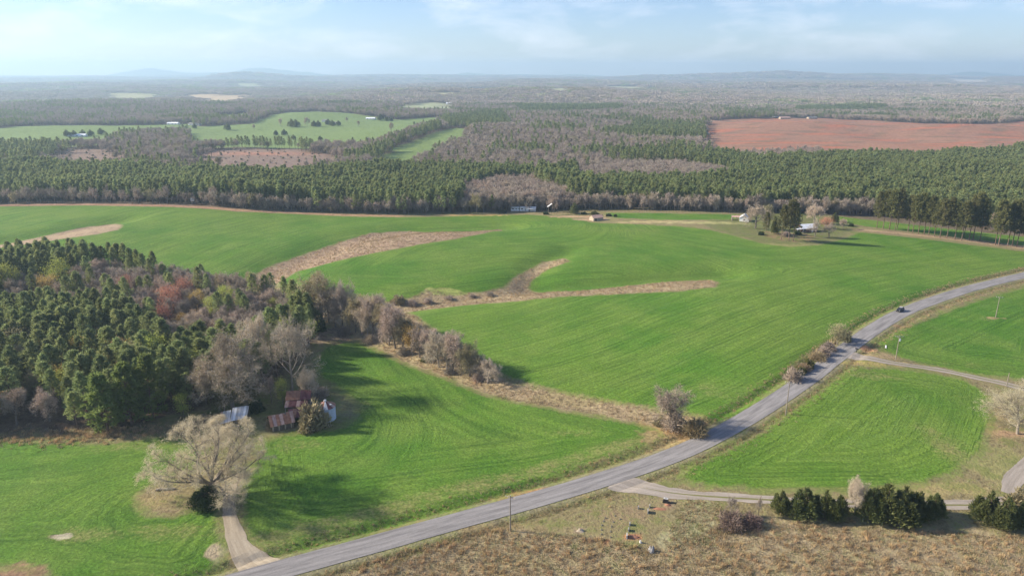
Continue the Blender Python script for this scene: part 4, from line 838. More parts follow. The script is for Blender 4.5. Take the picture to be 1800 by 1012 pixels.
ridge('hills', 'faint double-peaked mountain on the hazy skyline', [(sky_pt(x, y, 16500)) for x, y in [(90, 138), (190, 131), (260, 119), (300, 122), (345, 128), (400, 125), (455, 118), (500, 121), (570, 129), (680, 138)]], 16500, 1300, 1)
ridge('hills', 'low faint mountains on the middle of the skyline', [(sky_pt(x, y, 16700)) for x, y in [(620, 139), (760, 132), (820, 126), (880, 131), (915, 128), (980, 131), (1010, 128), (1080, 134), (1200, 139)]], 16700, 1100, 4)
ridge('hills', 'low blue hills on the skyline behind the red field', [(sky_pt(x, y, 16300)) for x, y in [(1300, 138), (1400, 132), (1480, 127), (1560, 131), (1640, 131), (1710, 124), (1760, 129), (1850, 131), (2000, 138)]], 16300, 1100, 7)

# ---------------------------------------------------------------- trees one can tell apart
BAND = GP([(-20, 478, 12), (110, 462, 12), (180, 448, 12), (235, 458, 12), (300, 452, 12), (400, 458, 12), (470, 476, 12), (515, 520, 12), (500, 560, 12), (430, 565, 12), (390, 580, 12), (300, 590, 12), (262, 570, 12), (230, 522, 12), (140, 520, 12), (40, 522, 12), (-20, 520, 12)])
def top_px(x, y, H):      # foot of a tree whose crown middle shows at the pixel
    f = flat(x, y, H*.62); return Vector((f[0], f[1], float(hfast(f)[0])))
COL = [('red0', 298, 522, 12, 'rust red budding tree at the middle of the left wood'), ('red1', 285, 552, 9, 'low rust red tree below the tallest red one in the left wood'), ('red1', 322, 505, 11, 'pinkish red tree uphill of the rust red one in the left wood'), ('red1', 222, 498, 10, 'dull red tree half hidden among bare trees in the left wood'), ('orange0', 345, 524, 9, 'orange budding tree right of the rust red tree'), ('orange0', 318, 560, 6, 'small orange tree at the feet of the red trees'),
       ('lime0', 396, 520, 10, 'bright lime leafing tree between bare trees of the left wood'), ('lime1', 372, 538, 9, 'yellow green tree beside the orange tree'), ('lime1', 480, 538, 7, 'small lime tree at the end of the wood'), ('lime0', 100, 476, 15, 'big pale green tree in front of the dark pines'), ('lime0', 6, 485, 15, 'large pale green tree at the picture edge'), ('orange0', 82, 496, 12, 'golden yellow tree under the big pale green tree'),
       ('bud1', 385, 488, 10, 'tan budding tree on the uphill side of the left wood'), ('bud2', 440, 492, 11, 'olive tan budding tree at the far end of the wood'), ('orange0', 125, 622, 7, 'yellow shrubby tree inside the near pines'), ('lime1', 122, 648, 6, 'small yellow green tree among the near pines'), ('orange0', 155, 632, 7, 'brownish yellow tree among the near pines'), ('lime1', 175, 645, 5.5, 'pale green sapling among the near pines'), ('orange0', 200, 588, 7, 'ochre tree poking through the near pines'),
       ('red1', 160, 694, 4.5, 'small bright red bush behind the light green pine'), ('bud0', 55, 668, 10, 'brown budding tree at the near edge of the wood'), ('bare1', 80, 700, 11, 'reddish brown bare tree at the near edge of the wood'), ('bare2', 20, 705, 11, 'brown bare tree at the near corner of the wood'), ('bud2', 345, 580, 9, 'tan tree in the pines above the grey tree')]
taken = []
for k, x, y, H, lab in COL:
    H *= 1.15; p = top_px(x, y, H); plant(k, 'budding_tree' if not k.startswith('bare') else 'bare_tree', lab, 'tree', p, H, 1.0); taken.append((p.x, p.y, H*.36)); taken.append((p.x*.965, p.y*.965, 4.5))
SPECIAL = [('bigrey', 'bare_tree', 'large tan grey bare tree behind the collapsed barn', 410, 716, 568, 1.0), ('white', 'bare_tree', 'tall pale bare tree above the red-roofed barn', 514, 690, 552, 1.0), ('grey0', 'bare_tree', 'pale bare tree left of the tallest pale one', 452, 660, 545, .8), ('pinel0', 'pine_tree', 'light green bushy pine at the front corner of the wood', 190, 757, 660, 1.25), ('pinel1', 'pine_tree', 'light green pine behind the front corner pine', 232, 745, 640, 1.15), ('pinel0', 'pine_tree', 'tall light green pine right of the front corner pines', 270, 737, 625, 1.0),
           ('lime1', 'leafing_tree', 'small yellow green conifer in front of the pines near the barn', 324, 732, 690, .9), ('olive0', 'leafy_tree', 'dark olive shrub tree under the large grey tree', 395, 722, 680, 1.2), ('olive0', 'leafy_tree', 'dark green shrub tree left of the barn clearing', 435, 712, 672, 1.1), ('lime1', 'leafing_tree', 'narrow yellow green tree beside the back barn', 498, 712, 664, .55), ('mauve1', 'bare_tree', 'thin bare sapling left of the narrow green tree', 478, 708, 655, .6), ('grey1', 'bare_tree', 'grey bare tree crowding the back barn', 545, 705, 640, .9),
           ('pine3', 'pine_tree', 'dark pine at the upper end of the farmyard', 545, 590, 535, 1.0), ('pine1', 'pine_tree', 'dark pine beside the hedgerow gap', 522, 600, 548, 1.1)]
for k, n, lab, x, yb, yt, W in SPECIAL:
    plant_px(k, n, lab, 'tree', x, yb, yt, W); p = at(x, yb); taken.append((p.x, p.y, 3.5))
tk = np.array(taken)
P = jitter_grid(WOOD, 4.5, 400, .42); P = view(P, 12)
P = P[(np.hypot(P[:, None, 0]-tk[None, :, 0], P[:, None, 1]-tk[None, :, 1]) > tk[None, :, 2]).all(1)]
inb = inside(P, BAND); r_ = np.random.default_rng(401)
order = np.argsort(np.hypot(P[:, 0], P[:, 1])); P = P[order]; inb = inb[order]
seen = np.abs(P[:, 0]) < .726*(P[:, 1]*COSP+100*SINP)+4; o2 = np.argsort(~seen, kind='stable'); P = P[o2]; inb = inb[o2]
pin = P[~inb]; dec = P[inb]; dec = dec[r_.uniform(size=len(dec)) < .8]
for i, p in enumerate(pin[:285]):
    z = float(hfast(p)[0]); edge_ = sdist(p[None], WOOD)[0] < 6
    if r_.uniform() < .07:
        plant(['lime1', 'orange0', 'bud0', 'olive1', 'bud2'][r_.integers(0, 5)], 'budding_tree', 'pale budding tree poking out between the near pines', 'tree', (p[0], p[1], z), r_.uniform(10, 15), 1.0, 'budding trees among the near pines'); continue
    if edge_ and r_.uniform() < .12:
        plant('mauve%d' % r_.integers(0, 4), 'bare_tree', 'brown bare tree among the near pines of the left wood', 'tree', (p[0], p[1], z), r_.uniform(8, 11), 1.0, 'bare trees among the near pines'); continue
    plant('pine%d' % r_.integers(0, 5), 'pine_tree', 'dark green pine crowded in the left wood behind the farmyard', 'pine tree', (p[0], p[1], z), r_.uniform(10.5, 18), r_.uniform(1.0, 1.35), 'pines of the near wood')
rest = pin[285:]
if len(rest): scatter('pine_wood', 'dense dark pines filling the back of the left wood', 'pine wood', rest, [P_['pine%d' % i]['one'] for i in range(5)], r_.integers(0, 5, len(rest)), r_.uniform(.8, 1.12, len(rest)), 402)
n_dec = 0
more = []
for p in dec:
    if n_dec >= 135: more.append(p); continue
    n_dec += 1
    z = float(hfast(p)[0]); k = r_.choice(['mauve0', 'mauve1', 'mauve2', 'mauve3', 'bare0', 'bare1', 'grey0', 'pine2', 'bud0'], p=[.15, .15, .12, .12, .12, .1, .09, .08, .07])
    if k == 'pine2': plant(k, 'pine_tree', 'single dark pine among the bare trees of the left wood', 'pine tree', (p[0], p[1], z), r_.uniform(11, 15), 1.0, 'pines among the bare trees'); continue
    plant(k, 'bare_tree', 'greyish mauve bare tree in the broadleaf belt of the left wood', 'tree', (p[0], p[1], z), r_.uniform(7.5, 11.5), 1.05, 'bare trees of the broadleaf belt')
if more:
    more = np.array(more); scatter('bare_woodland', 'greyish bare trees at the back of the left wood', 'woodland', more, [P_['mauve%d' % i]['one'] for i in range(4)]+[P_['bare0']['one'], P_['pine2']['one']], r_.integers(0, 6, len(more)), r_.uniform(.7, 1.0, len(more)), 404)
HEDGEROW = [('bud0', 567, 568, 470, 1.05, 'tall open tree with pale green haze at the head of the hedgerow'), ('dcedar', 548, 578, 520, .8, 'dark evergreen at the head of the hedgerow'), ('bare1', 590, 575, 500, .9, 'greyish bare tree second in the hedgerow'), ('grey2', 612, 578, 492, .8, 'pale barked bare tree near the head of the hedgerow'), ('bud1', 636, 588, 515, 1.0, 'greenish budding tree in the upper hedgerow'), ('bare2', 655, 594, 512, .9, 'fluffy tan bare tree in the upper hedgerow'), ('bud2', 672, 600, 530, .9, 'olive tan tree in the middle of the hedgerow'), ('bare3', 695, 612, 532, .95, 'dense grey bare tree in the middle of the hedgerow'),
            ('orange0', 724, 622, 566, .8, 'golden budding tree in the hedgerow'), ('mauve1', 738, 628, 568, .9, 'dark brown bare tree beside the golden one'), ('grey0', 772, 645, 578, 1.05, 'rounded grey bare tree in the lower hedgerow'), ('bare0', 797, 652, 576, .95, 'twin-topped grey bare tree in the lower hedgerow'), ('bud0', 826, 660, 596, 1.0, 'tan orange budding tree near the end of the hedgerow'), ('grey1', 857, 673, 628, 1.25, 'small spiky grey bare tree ending the hedgerow'), ('mauve2', 815, 656, 615, .9, 'low brown bare tree under the tan one at the hedgerow end'), ('mauve0', 680, 604, 560, 1.0, 'low brown bare tree under the hedgerow'), ('mauve3', 625, 584, 545, 1.0, 'low bare tree in the shade of the upper hedgerow'), ('bare0', 602, 573, 508, .9, 'bare tree between the second and the pale barked hedgerow trees'), ('grey1', 646, 590, 520, .8, 'pale twiggy tree left of the fluffy hedgerow tree'), ('bare1', 684, 606, 538, .9, 'tan bare tree right of the olive tan hedgerow tree'), ('bud1', 708, 616, 552, .95, 'tan budding tree left of the golden hedgerow tree'),
            ('bare3', 752, 634, 575, .95, 'bare tree left of the rounded grey hedgerow tree'), ('grey2', 785, 648, 590, .9, 'pale bare tree between the rounded and the twin-topped trees'), ('bare2', 812, 655, 600, .9, 'tan bare tree right of the twin-topped hedgerow tree'), ('mauve1', 842, 666, 618, 1.0, 'brown bare tree before the last spiky hedgerow tree'), ('bud2', 578, 566, 505, .9, 'greenish bare tree behind the head of the hedgerow'), ('bare0', 762, 638, 590, .9, 'low tan bare tree in the middle lower hedgerow')]
for k, x, yb, yt, W, lab in HEDGEROW: plant_px(k, 'bare_tree' if k[:2] in ('ba', 'gr', 'ma') else 'cedar_tree' if k == 'dcedar' else 'budding_tree', lab, 'tree', x, yb, yt, W, 'hedgerow trees between the fields')
for k, x, yb, yt, W, lab in [('sh_mauve', 605, 586, 570, 1.3, 'brown brush under the second hedgerow tree'), ('sh_dark', 560, 580, 560, 1.2, 'dark green brush at the head of the hedgerow'), ('sh_twig', 650, 600, 584, 1.3, 'tan brush under the fluffy hedgerow tree'), ('sh_bud', 640, 540, 524, 1.3, 'olive brush on the field side of the upper hedgerow'), ('sh_mauve', 710, 622, 606, 1.2, 'brown brush left of the golden hedgerow tree'), ('sh_green', 750, 634, 622, 1.3, 'green brush right of the golden hedgerow tree'), ('sh_mauve', 790, 656, 642, 1.2, 'brown brush under the twin-topped hedgerow tree'), ('sh_twig', 840, 668, 652, 1.2, 'tan brush before the last hedgerow tree'),
    ('sh_bud', 700, 532, 516, 1.4, 'olive brush at the left end of the long swale'), ('sh_mauve', 725, 536, 523, 1.3, 'brown brush in the left part of the long swale'), ('sh_twig', 752, 532, 521, 1.3, 'tan brush in the long swale by the pale green mound'), ('sh_mauve', 790, 526, 517, 1.4, 'grey brush halfway along the thick part of the swale'), ('sh_twig', 830, 522, 513, 1.3, 'pale brush before the fork of the swale'), ('sh_mauve', 862, 520, 510, 1.2, 'low brown brush at the fork of the swale'), ('sh_mauve', 680, 545, 528, 1.2, 'dark brush where the swale meets the hedgerow')]:
    plant_px(k, 'shrub', lab, 'shrub', x, yb, yt, W, 'brush of the hedgerow and swale')
# the big oak and the lone trees and shrubs of the open land
plant_px('oak', 'oak_tree', 'huge spreading bare oak with tan catkins in the bright field', 'tree', 375, 866, 736, 1.14, rz=3.6)
plant_px('holly', 'holly_bush', 'round dark holly bush at the foot of the big oak', 'bush', 366, 886, 851, 1.0)
LONE = [('bare2', 'bare_tree', 'olive brown bare tree standing by the road end of the dry strip', 1180, 750, 674, 1.35), ('sh_twig', 'shrub', 'brown twiggy bush hugging the trunk of the roadside bare tree', 1183, 751, 716, 1.1), ('sh_bud', 'shrub', 'olive bush at the foot of the roadside bare tree', 1164, 747, 728, 1.2), ('sh_tan', 'shrub', 'straw coloured bush beside the road right of the bare tree', 1223, 764, 728, 1.05), ('sh_bud', 'shrub', 'brown bush under the roadside bare tree', 1196, 752, 732, 1.2), ('olive1', 'leafy_tree', 'dark brown round tree on the road bank', 1471, 606, 568, 1.0), ('sh_twig', 'shrub', 'brown bush on the road bank at the lower end', 1394, 668, 641, 1.0), ('sh_tan', 'shrub', 'tan bush on the road bank below the round tree', 1437, 632, 612, 1.3), ('sh_bud', 'shrub', 'olive bush right beside the round roadside tree', 1484, 598, 577, 1.1), ('sh_twig', 'shrub', 'brown bush between the tan and the tucked road bank bushes', 1447, 624, 605, 1.2), ('sh_tan', 'shrub', 'low tan bush left of the green road bank bush', 1413, 651, 634, 1.2), ('sh_green', 'shrub', 'green bush on the road bank above the lowest bush', 1420, 645, 628, 1.2), ('sh_mauve', 'shrub', 'brown bush tucked below the round roadside tree', 1456, 616, 596, 1.1), ('sh_green', 'shrub', 'low green bush between the road bank bushes', 1408, 656, 642, 1.2),
        ('spread', 'bare_tree', 'spreading straw coloured bare tree in the yard at the picture edge', 1788, 762, 682, 1.05), ('spread', 'bare_tree', 'pale bare tree above the gravel drive at the picture edge', 1800, 690, 655, .8),
        ('mauve1', 'bare_tree', 'small bare tree rising from the bramble thicket', 1285, 905, 868, .8), ('mauve2', 'bare_tree', 'thin bare sapling at the edge of the bramble thicket', 1333, 906, 868, .45), ('sh_bramble', 'bramble_thicket', 'dark red brown bramble thicket in front of the gravel track', 1287, 924, 894, 1.35), ('sh_bramble', 'bramble_thicket', 'smaller bramble thicket joined to the right of the larger one', 1320, 922, 898, 1.25), ('grey1', 'bare_tree', 'grey rounded bare tree standing in the cedar row', 1502, 905, 832, .72),
        ('sh_bud', 'shrub', 'large olive tan bush hiding the side of the grain bin', 551, 750, 697, .85), ('sh_tan', 'shrub', 'thorny tan bush against the red-roofed shed', 480, 752, 732, 1.2), ('sh_tan', 'shrub', 'tangled tan bush at the front of the collapsed barn', 385, 745, 724, 1.5), ('sh_twig', 'shrub', 'tangled brown bush at the open side of the collapsed barn', 425, 742, 726, 1.1), ('sh_tan', 'shrub', 'straw coloured bush left of the collapsed barn', 362, 742, 722, 1.1), ('sh_mauve', 'shrub', 'bare brush behind the back barn', 560, 698, 672, 1.1), ('sh_dark', 'shrub', 'dark green bush beside the white-roofed barn', 452, 722, 700, 1.0)]
for k, n, lab, x, yb, yt, W in LONE: plant_px(k, n, lab, 'tree' if n.endswith('tree') else 'bush', x, yb, yt, W)
CED = [(1372, 900, 851, 'first cedar at the road end of the cedar row'), (1412, 905, 846, 'second cedar from the road end of the cedar row'), (1448, 908, 850, 'third cedar from the road end of the cedar row'), (1472, 910, 858, 'low cedar left of the grey bare tree'), (1528, 912, 846, 'broad cedar right of the grey bare tree'), (1556, 910, 838, 'tallest cedar of the row'), (1584, 913, 843, 'cedar just right of the tallest in the row'), (1612, 911, 852, 'second last cedar of the row'), (1640, 906, 855, 'last cedar at the far end of the row'), (1596, 906, 852, 'cedar wedged behind the right half of the row'),
       (1735, 915, 852, 'broad cedar at the start of the corner clump'), (1764, 923, 862, 'cedar at the front of the corner clump'), (1790, 925, 872, 'dark cedar at the picture edge of the corner clump')]
for i, (x, yb, yt, lab) in enumerate(CED): plant_px('cedar%d' % (i % 4), 'cedar_tree', 'dark olive '+lab, 'cedar tree', x, yb, yt+9, [1.05, 1.2, 1.15, 1.0][i % 4], 'cedars along the gravel track')
plant_px('sh_bud', 'shrub', 'tan twiggy bush behind the corner cedar clump', 'bush', 1796, 890, 855, 1.1)
# the farmhouse grove and the pine row
GROVE = [('tall0', 'pine_tree', 'tall full pine in front of the farmhouse', 1373, 421, 362, 1.0), ('tall1', 'pine_tree', 'tallest pine in front of the farmhouse', 1386, 423, 353, 1.05), ('tall2', 'pine_tree', 'tall pine at the right of the farmhouse trio', 1394, 424, 360, .95), ('tall3', 'pine_tree', 'slim pine left of the farmhouse pines', 1346, 414, 374, .85), ('dcedar', 'cedar_tree', 'dark cedar among the farmhouse pines', 1361, 411, 376, .6), ('bare0', 'bare_tree', 'spreading bare tree beside the white garage', 1328, 402, 357, 1.3), ('bud0', 'budding_tree', 'yellowish tree behind the farmhouse pines', 1350, 395, 356, .8), ('grey1', 'bare_tree', 'leafless rugged tree behind the farmhouse', 1431, 393, 354, .95), ('red1', 'budding_tree', 'reddish budding tree right of the farmhouse roof', 1452, 402, 381, 1.6), ('mauve0', 'bare_tree', 'round mauve tree in the farmhouse lawn', 1432, 416, 387, 1.3), ('mauve2', 'bare_tree', 'low mauve tree at the right of the farmhouse lawn', 1457, 417, 390, 1.5), ('dcedar', 'cedar_tree', 'small dark cedar at the back of the farmhouse yard', 1467, 390, 372, 1.0), ('bare3', 'bare_tree', 'small brown bare tree at the yard edge', 1482, 402, 384, 1.2), ('sh_dark', 'shrub', 'round dark bush on the farmhouse lawn', 1338, 413, 405, 1.2), ('sh_dark', 'shrub', 'dark bush at the far corner of the yard', 1496, 398, 391, 1.1), ('sh_mauve', 'shrub', 'brown bush by the farmhouse porch', 1382, 414, 404, 1.3), ('sh_dark', 'shrub', 'dark bush against the farmhouse wall', 1403, 412, 403, 1.2),
         ('dcedar', 'cedar_tree', 'dark bushy cedar left of the pink-roofed shed', 1009, 376, 355, 1.0), ('mauve1', 'bare_tree', 'bare tree beside the white mobile home', 870, 372, 338, 1.1), ('bare1', 'bare_tree', 'wide bare tree behind the tilted panel', 972, 372, 340, 1.3), ('mauve2', 'bare_tree', 'grey bare tree left of the mobile home', 850, 373, 335, 1.1), ('bud1', 'budding_tree', 'tan budding tree by the mobile home', 838, 374, 338, 1.2), ('sh_dark', 'shrub', 'dark bush at the foot of the tilted panel', 960, 377, 371, 1.6), ('sh_dark', 'shrub', 'small dark conifer in front of the mobile home', 916, 371, 364, .8), ('sh_dark', 'shrub', 'dark brush left of the mobile home', 884, 374, 368, 2.0), ('sh_dark', 'shrub', 'dark bush right of the big cedar', 1027, 377, 371, 1.6), ('sh_green', 'shrub', 'grey green bush behind the pink-roofed shed', 1045, 378, 369, 1.5), ('sh_dark', 'shrub', 'dark bush right of the pink-roofed shed', 1070, 380, 374, 1.6), ('sh_dark', 'shrub', 'small dark bush alone right of the shed', 1082, 381, 375, 1.0)]
for k, n, lab, x, yb, yt, W in GROVE: plant_px(k, n, lab, 'pine tree' if n == 'pine_tree' else 'bush' if n == 'shrub' else 'tree', x, yb, yt, W)
ROWP = [(1541, 401), (1552, 402), (1563, 404), (1573, 405), (1577, 402), (1596, 407), (1604, 410), (1614, 411), (1624, 412), (1632, 414), (1642, 416), (1652, 418), (1664, 419), (1678, 421), (1690, 423), (1694, 418), (1703, 422), (1710, 421), (1722, 424), (1749, 431), (1755, 432), (1771, 432), (1779, 432), (1787, 434), (1800, 436), (1812, 438)]
ORD = 'first second third fourth fifth sixth seventh eighth ninth tenth eleventh twelfth thirteenth fourteenth fifteenth sixteenth seventeenth eighteenth nineteenth twentieth'.split()
for i, (x, yb) in enumerate(ROWP):
    lab = ORD[i]+' pine from the farmhouse end of the long pine row' if i < 20 else ORD[len(ROWP)-1-i]+' pine from the picture-edge end of the long pine row'
    plant_px('tall%d' % (i % 4), 'pine_tree', lab, 'pine tree', x, yb, yb-62-8*((i*7) % 5)/4-(10 if x > 1700 else 0), .82+.08*(i % 3), 'row of tall pines')
# bare fringe along the foot of the plantation
r_ = np.random.default_rng(500); xs_ = np.arange(20, 1545, 4.4); fr = []
yb_ = lambda x: np.interp(x, [-50, 0, 150, 300, 420, 560, 700, 812, 900, 1000, 1050, 1300, 1540], [358, 357, 356, 358, 366, 373, 376.5, 373.5, 372, 369.5, 368, 373, 378.5])
for x in xs_:
    if x < 380 and r_.uniform() < .62: continue
    if 880 < x < 945 and r_.uniform() < .6: continue
    fr.append((x+r_.uniform(-3, 3), yb_(x)-r_.uniform(0, 2.5)))
fr2 = fr[1::2]+fr[2::6]; fr = fr[::2]
fr = [f for i, f in enumerate(fr) if i % 3 != 1]
for x, y in fr[:240]:
    plant(['mauve0', 'mauve1', 'mauve2', 'mauve3', 'bare0', 'bare2', 'bud1', 'grey2'][r_.integers(0, 8)], 'bare_tree', 'slim bare tree in the fringe at the foot of the pine plantation', 'tree', at(x, y), r_.uniform(9, 13.5) if x > 380 else r_.uniform(5, 8.5), r_.uniform(.65, .9), 'bare fringe of the plantation', True)
Pf = G(*np.array(fr2).T); scatter('bare_woodland', 'brown bare brush trees filling the fringe at the foot of the plantation', 'woodland', Pf, [P_['mauve%d' % i]['one'] for i in range(4)], r_.integers(0, 4, len(Pf)), np.where(np.array(fr2)[:, 0] > 380, r_.uniform(.6, 1.0, len(Pf)), r_.uniform(.4, .65, len(Pf))), 505)
P = jitter_grid(BS1, 5.0, 510); r2 = np.random.default_rng(510)
scatter('bare_woodland', 'tall brown bare stand behind the white mobile home', 'woodland', P, [P_['mauve%d' % i]['one'] for i in range(4)]+[P_['bare1']['one']], r2.integers(0, 5, len(P)), r2.uniform(1.0, 1.35, len(P)), 511)
# trees one by one on the far meadows
FT = [('dcedar', 513, 224, 208), ('dcedar', 521, 224, 209), ('bare0', 540, 222, 205), ('dcedar', 552, 223, 211), ('dcedar', 560, 223, 211), ('dcedar', 577, 220, 208), ('dcedar', 584, 222, 210), ('dcedar', 595, 221, 211), ('dcedar', 400, 229, 216), ('bare1', 447, 228, 217), ('bare2', 494, 222, 207), ('dcedar', 485, 238, 228), ('dcedar', 500, 238, 226), ('dcedar', 516, 246, 236), ('dcedar', 342, 226, 216), ('dcedar', 669, 212, 199), ('dcedar', 680, 213, 204), ('dcedar', 688, 213, 205), ('bare0', 688, 231, 214), ('dcedar', 563, 247, 238), ('bare3', 630, 222, 212), ('dcedar', 118, 240, 227), ('dcedar', 130, 240, 228), ('dcedar', 146, 239, 227), ('dcedar', 160, 239, 227), ('dcedar', 178, 237, 224), ('dcedar', 330, 246, 232), ('bare1', 610, 215, 205), ('bare2', 1690, 221, 207), ('bare2', 1705, 220, 206), ('bare1', 1757, 218, 204)]
FTL = ['first dark evergreen of the pair left on the meadow crest', 'second dark evergreen of the pair left on the meadow crest', 'brown round bare tree on the meadow crest', 'dark evergreen right of the brown bare tree on the crest', 'dark evergreen second right of the brown bare tree', 'dark evergreen left of the crest houses', 'dark evergreen between the crest houses', 'dark evergreen right of the crest houses', 'lone dark evergreen in the middle of the left meadow slope', 'small bare tree right of the lone slope evergreen', 'bare tree at the left end of the crest trees', 'dark evergreen left of the pair on the lower meadow', 'dark evergreen right of the pair on the lower meadow', 'low dark evergreen at the foot of the meadow', 'dark evergreen in front of the white meadow houses', 'tall dark evergreen beside the low white barn', 'dark evergreen second from the low white barn', 'dark evergreen farthest from the low white barn', 'lone bare tree on the right slope of the meadow', 'dark evergreen by the treeline below the meadow', 'small bare tree below the crest houses', 'leftmost evergreen by the white farm building', 'second evergreen by the white farm building', 'third evergreen by the white farm building', 'fourth evergreen by the white farm building', 'rightmost evergreen by the white farm building', 'dark evergreen at the edge of the bare woods below the meadow', 'small bare tree between the crest houses and the barn', 'left one of two bare trees beyond the red field', 'right one of two bare trees beyond the red field', 'bare tree at the far right edge of the red field']
for (k, x, yb, yt), lab in zip(FT, FTL):
    plant_px(k, 'cedar_tree' if k == 'dcedar' else 'bare_tree', lab, 'tree', x, yb, yt, 1.15 if k == 'dcedar' else .9, 'trees on the far meadow' if x < 1000 else 'bare trees beyond the red field', True)
# ---------------------------------------------------------------- rough grass and weeds
def tuft(seed, leaf, n=16, H=.8, W=.09, spread=.28, lean=.35):
    q = np.random.default_rng(seed); g = Geo(); b0 = np.c_[q.normal(size=(n, 2))*spread, np.zeros(n)]; d = np.c_[q.normal(size=(n, 2))*lean, np.ones(n)]
    g.leaves(b0, d, H*q.uniform(.5, 1.2, n), W*q.uniform(.7, 1.4, n), q); return g.mesh('tuft', M[leaf])
tf = [tuft(600, 'sedge', 18, 1.05, .12), tuft(601, 'sedge', 14, .8, .11), tuft(602, 'weed', 16, .7, .12), tuft(603, 'weed', 16, .6, .12, .35, .6), tuft(604, 'weed_brown', 16, .75, .11, .4, .6), tuft(605, 'weed_brown', 14, .55, .12, .4, .8), tuft(606, 'weed_green', 14, .45, .13, .35, .7), tuft(607, 'weed_green', 12, .35, .14, .3, .8)]
def weeds(name, label, poly, step, seed, probs, scale=1.0, minus=()):
    P = jitter_grid(poly, step, seed, .5); P = view(P, 10); P = outside(P, minus) if minus else P; r = np.random.default_rng(seed); pr = np.array(probs, float); u = nz(P, 9, seed)*.5+nz(P, 30, seed+1)*.5
    ix = r.choice(8, len(P), p=pr/pr.sum()); ix = np.where((u > .75) & (r.uniform(size=len(P)) < .6), r.integers(6, 8, len(P)), ix); ix = np.where((u < -.7) & (r.uniform(size=len(P)) < .5), r.integers(4, 6, len(P)), ix)
    d, _, _ = road_near(P); k = (d > 5.0) & (np.minimum.reduce([dist_poly(P, t_) for t_ in TRACKS]) > 2.0) & (r.uniform(size=len(P)) < .8+.3*u); P, ix = P[k], ix[k]
    scatter(name, label, 'grass', P, tf, ix, scale*r.uniform(.6, 1.3, len(P)), seed, z=height(P))
weeds('broomsedge', 'orange and tan broomsedge covering the meadow along the bottom', SEDGE, .6, 610, [1.6, 1.6, 2.6, 2.6, 2.6, 2.6, 1.3, 1.3])
weeds('tufted_grass', 'pale green tufted grass beside the small cemetery', TUFT, .55, 620, [0, .2, 4.5, 4.5, .3, .3, 1.6, 1.6], .9)
weeds('rough_grass', 'short rough grass round the cedar row', FORE, 1.0, 625, [.2, .3, 1, 1, 1, 1, 2.5, 3], .7)
weeds('dry_weeds', 'tan dry weeds along the strip between the fields', HEDGE, .85, 630, [.4, .6, 3, 3, 1.5, 1.5, .6, .8], .9)
weeds('dry_weeds', 'tan dry weeds filling the long swale in the big field', D2, 1.1, 640, [.3, .6, 3, 3, 2, 2, .3, .4], 1.0)
weeds('dry_weeds', 'reddish dry weeds filling the wide draw in the big field', D1, 1.2, 650, [.3, .6, 3, 3, 3, 3, .3, .3], 1.0)
BANK = GP([(1366, 694), (1385, 665), (1400, 648), (1438, 616), (1470, 598), (1500, 584), (1560, 553), (1565, 560), (1505, 594), (1475, 614), (1435, 646), (1404, 676), (1380, 700)])
weeds('roadside_brush', 'brown brush and weeds on the bank along the left of the road', BANK, .8, 645, [.6, .8, 2, 2, 3, 3, 1.5, 1.2], 1.9)
P = smooth_line(GP([(0, 768), (100, 768), (200, 764), (300, 755), (350, 750)]), 1.0); P = np.repeat(P, 14, 0)+np.random.default_rng(5).normal(size=(len(P)*14, 2))*np.array([1.5, 3.0])
scatter('dry_weeds', 'tall tan weeds along the near edge of the left wood', 'grass', P, tf, np.random.default_rng(6).integers(0, 8, len(P)), 1.2, 655)
l, q_ = ROAD, np.random.default_rng(7); Pn = []
for sgn, off, sd in ((1, 6.2, .8), (-1, 5.9, .6), (1, 8.3, 1.2), (-1, 8.0, 1.4)):
    t = np.gradient(RL, axis=0); t /= np.linalg.norm(t, axis=1, keepdims=True); nrm = np.c_[-t[:, 1], t[:, 0]]; k = np.repeat(np.arange(len(RL)), 9)
    Pn.append(RL[k]+q_.uniform(-1, 1, (len(k), 1))*t[k]+nrm[k]*(sgn*(off+q_.normal(size=len(k))*sd))[:, None])
Pn = np.vstack(Pn); Pn = Pn[np.minimum.reduce([dist_poly(Pn, t_) for t_ in TRACKS]) > 4.2]; scatter('verge_grass', 'rough grass in the ditches on both sides of the road', 'grass', Pn, tf, q_.choice(8, len(Pn), p=[.02, .04, .14, .14, .12, .12, .21, .21]), q_.uniform(.5, 1.0, len(Pn)), 660, z=height(Pn))

# ---------------------------------------------------------------- buildings
M['white'] = mat('white_paint', (.82, .81, .78), .7, .08, .8); M['tin'] = mat('bare_tin', (.58, .57, .56), .45, .14, .9, spec=.4); M['tin2'] = mat('dull_tin', (.44, .42, .40), .5, .2, .9, spec=.35)
M['rust'] = mat('rusty_tin', (.30, .13, .075), .8, .28, 1.2, c2=(.42, .22, .14)); M['rust_dark'] = mat('dark_rusty_tin', (.16, .055, .055), .8, .3, 1.1, c2=(.24, .10, .095)); M['rust_pale'] = mat('pale_rusty_tin', (.45, .26, .19), .8, .2, 1.2, c2=(.55, .38, .32))
M['old_wood'] = mat('weathered_boards', (.15, .125, .10), .95, .3, 1.5, .02); M['pale_wood'] = mat('pale_boards', (.38, .32, .24), .95, .2, 1.5); M['galv'] = mat('galvanised_steel', (.46, .51, .58), .5, .1, 1.2, spec=.4); M['glass'] = mat('dark_glass', (.03, .035, .045), .15, .2, .5, spec=.6)
M['brick'] = mat('brown_brick', (.22, .12, .085), .9, .2, 3); M['roof_white'] = mat('white_metal_roof', (.80, .81, .82), .5, .08, 1); M['roof_grey'] = mat('grey_shingle', (.22, .21, .20), .9, .2, 2); M['stone'] = mat('granite', (.30, .29, .275), .8, .25, 4, bump=.01); M['stone_old'] = mat('lichened_stone', (.20, .185, .155), .9, .25, 4)
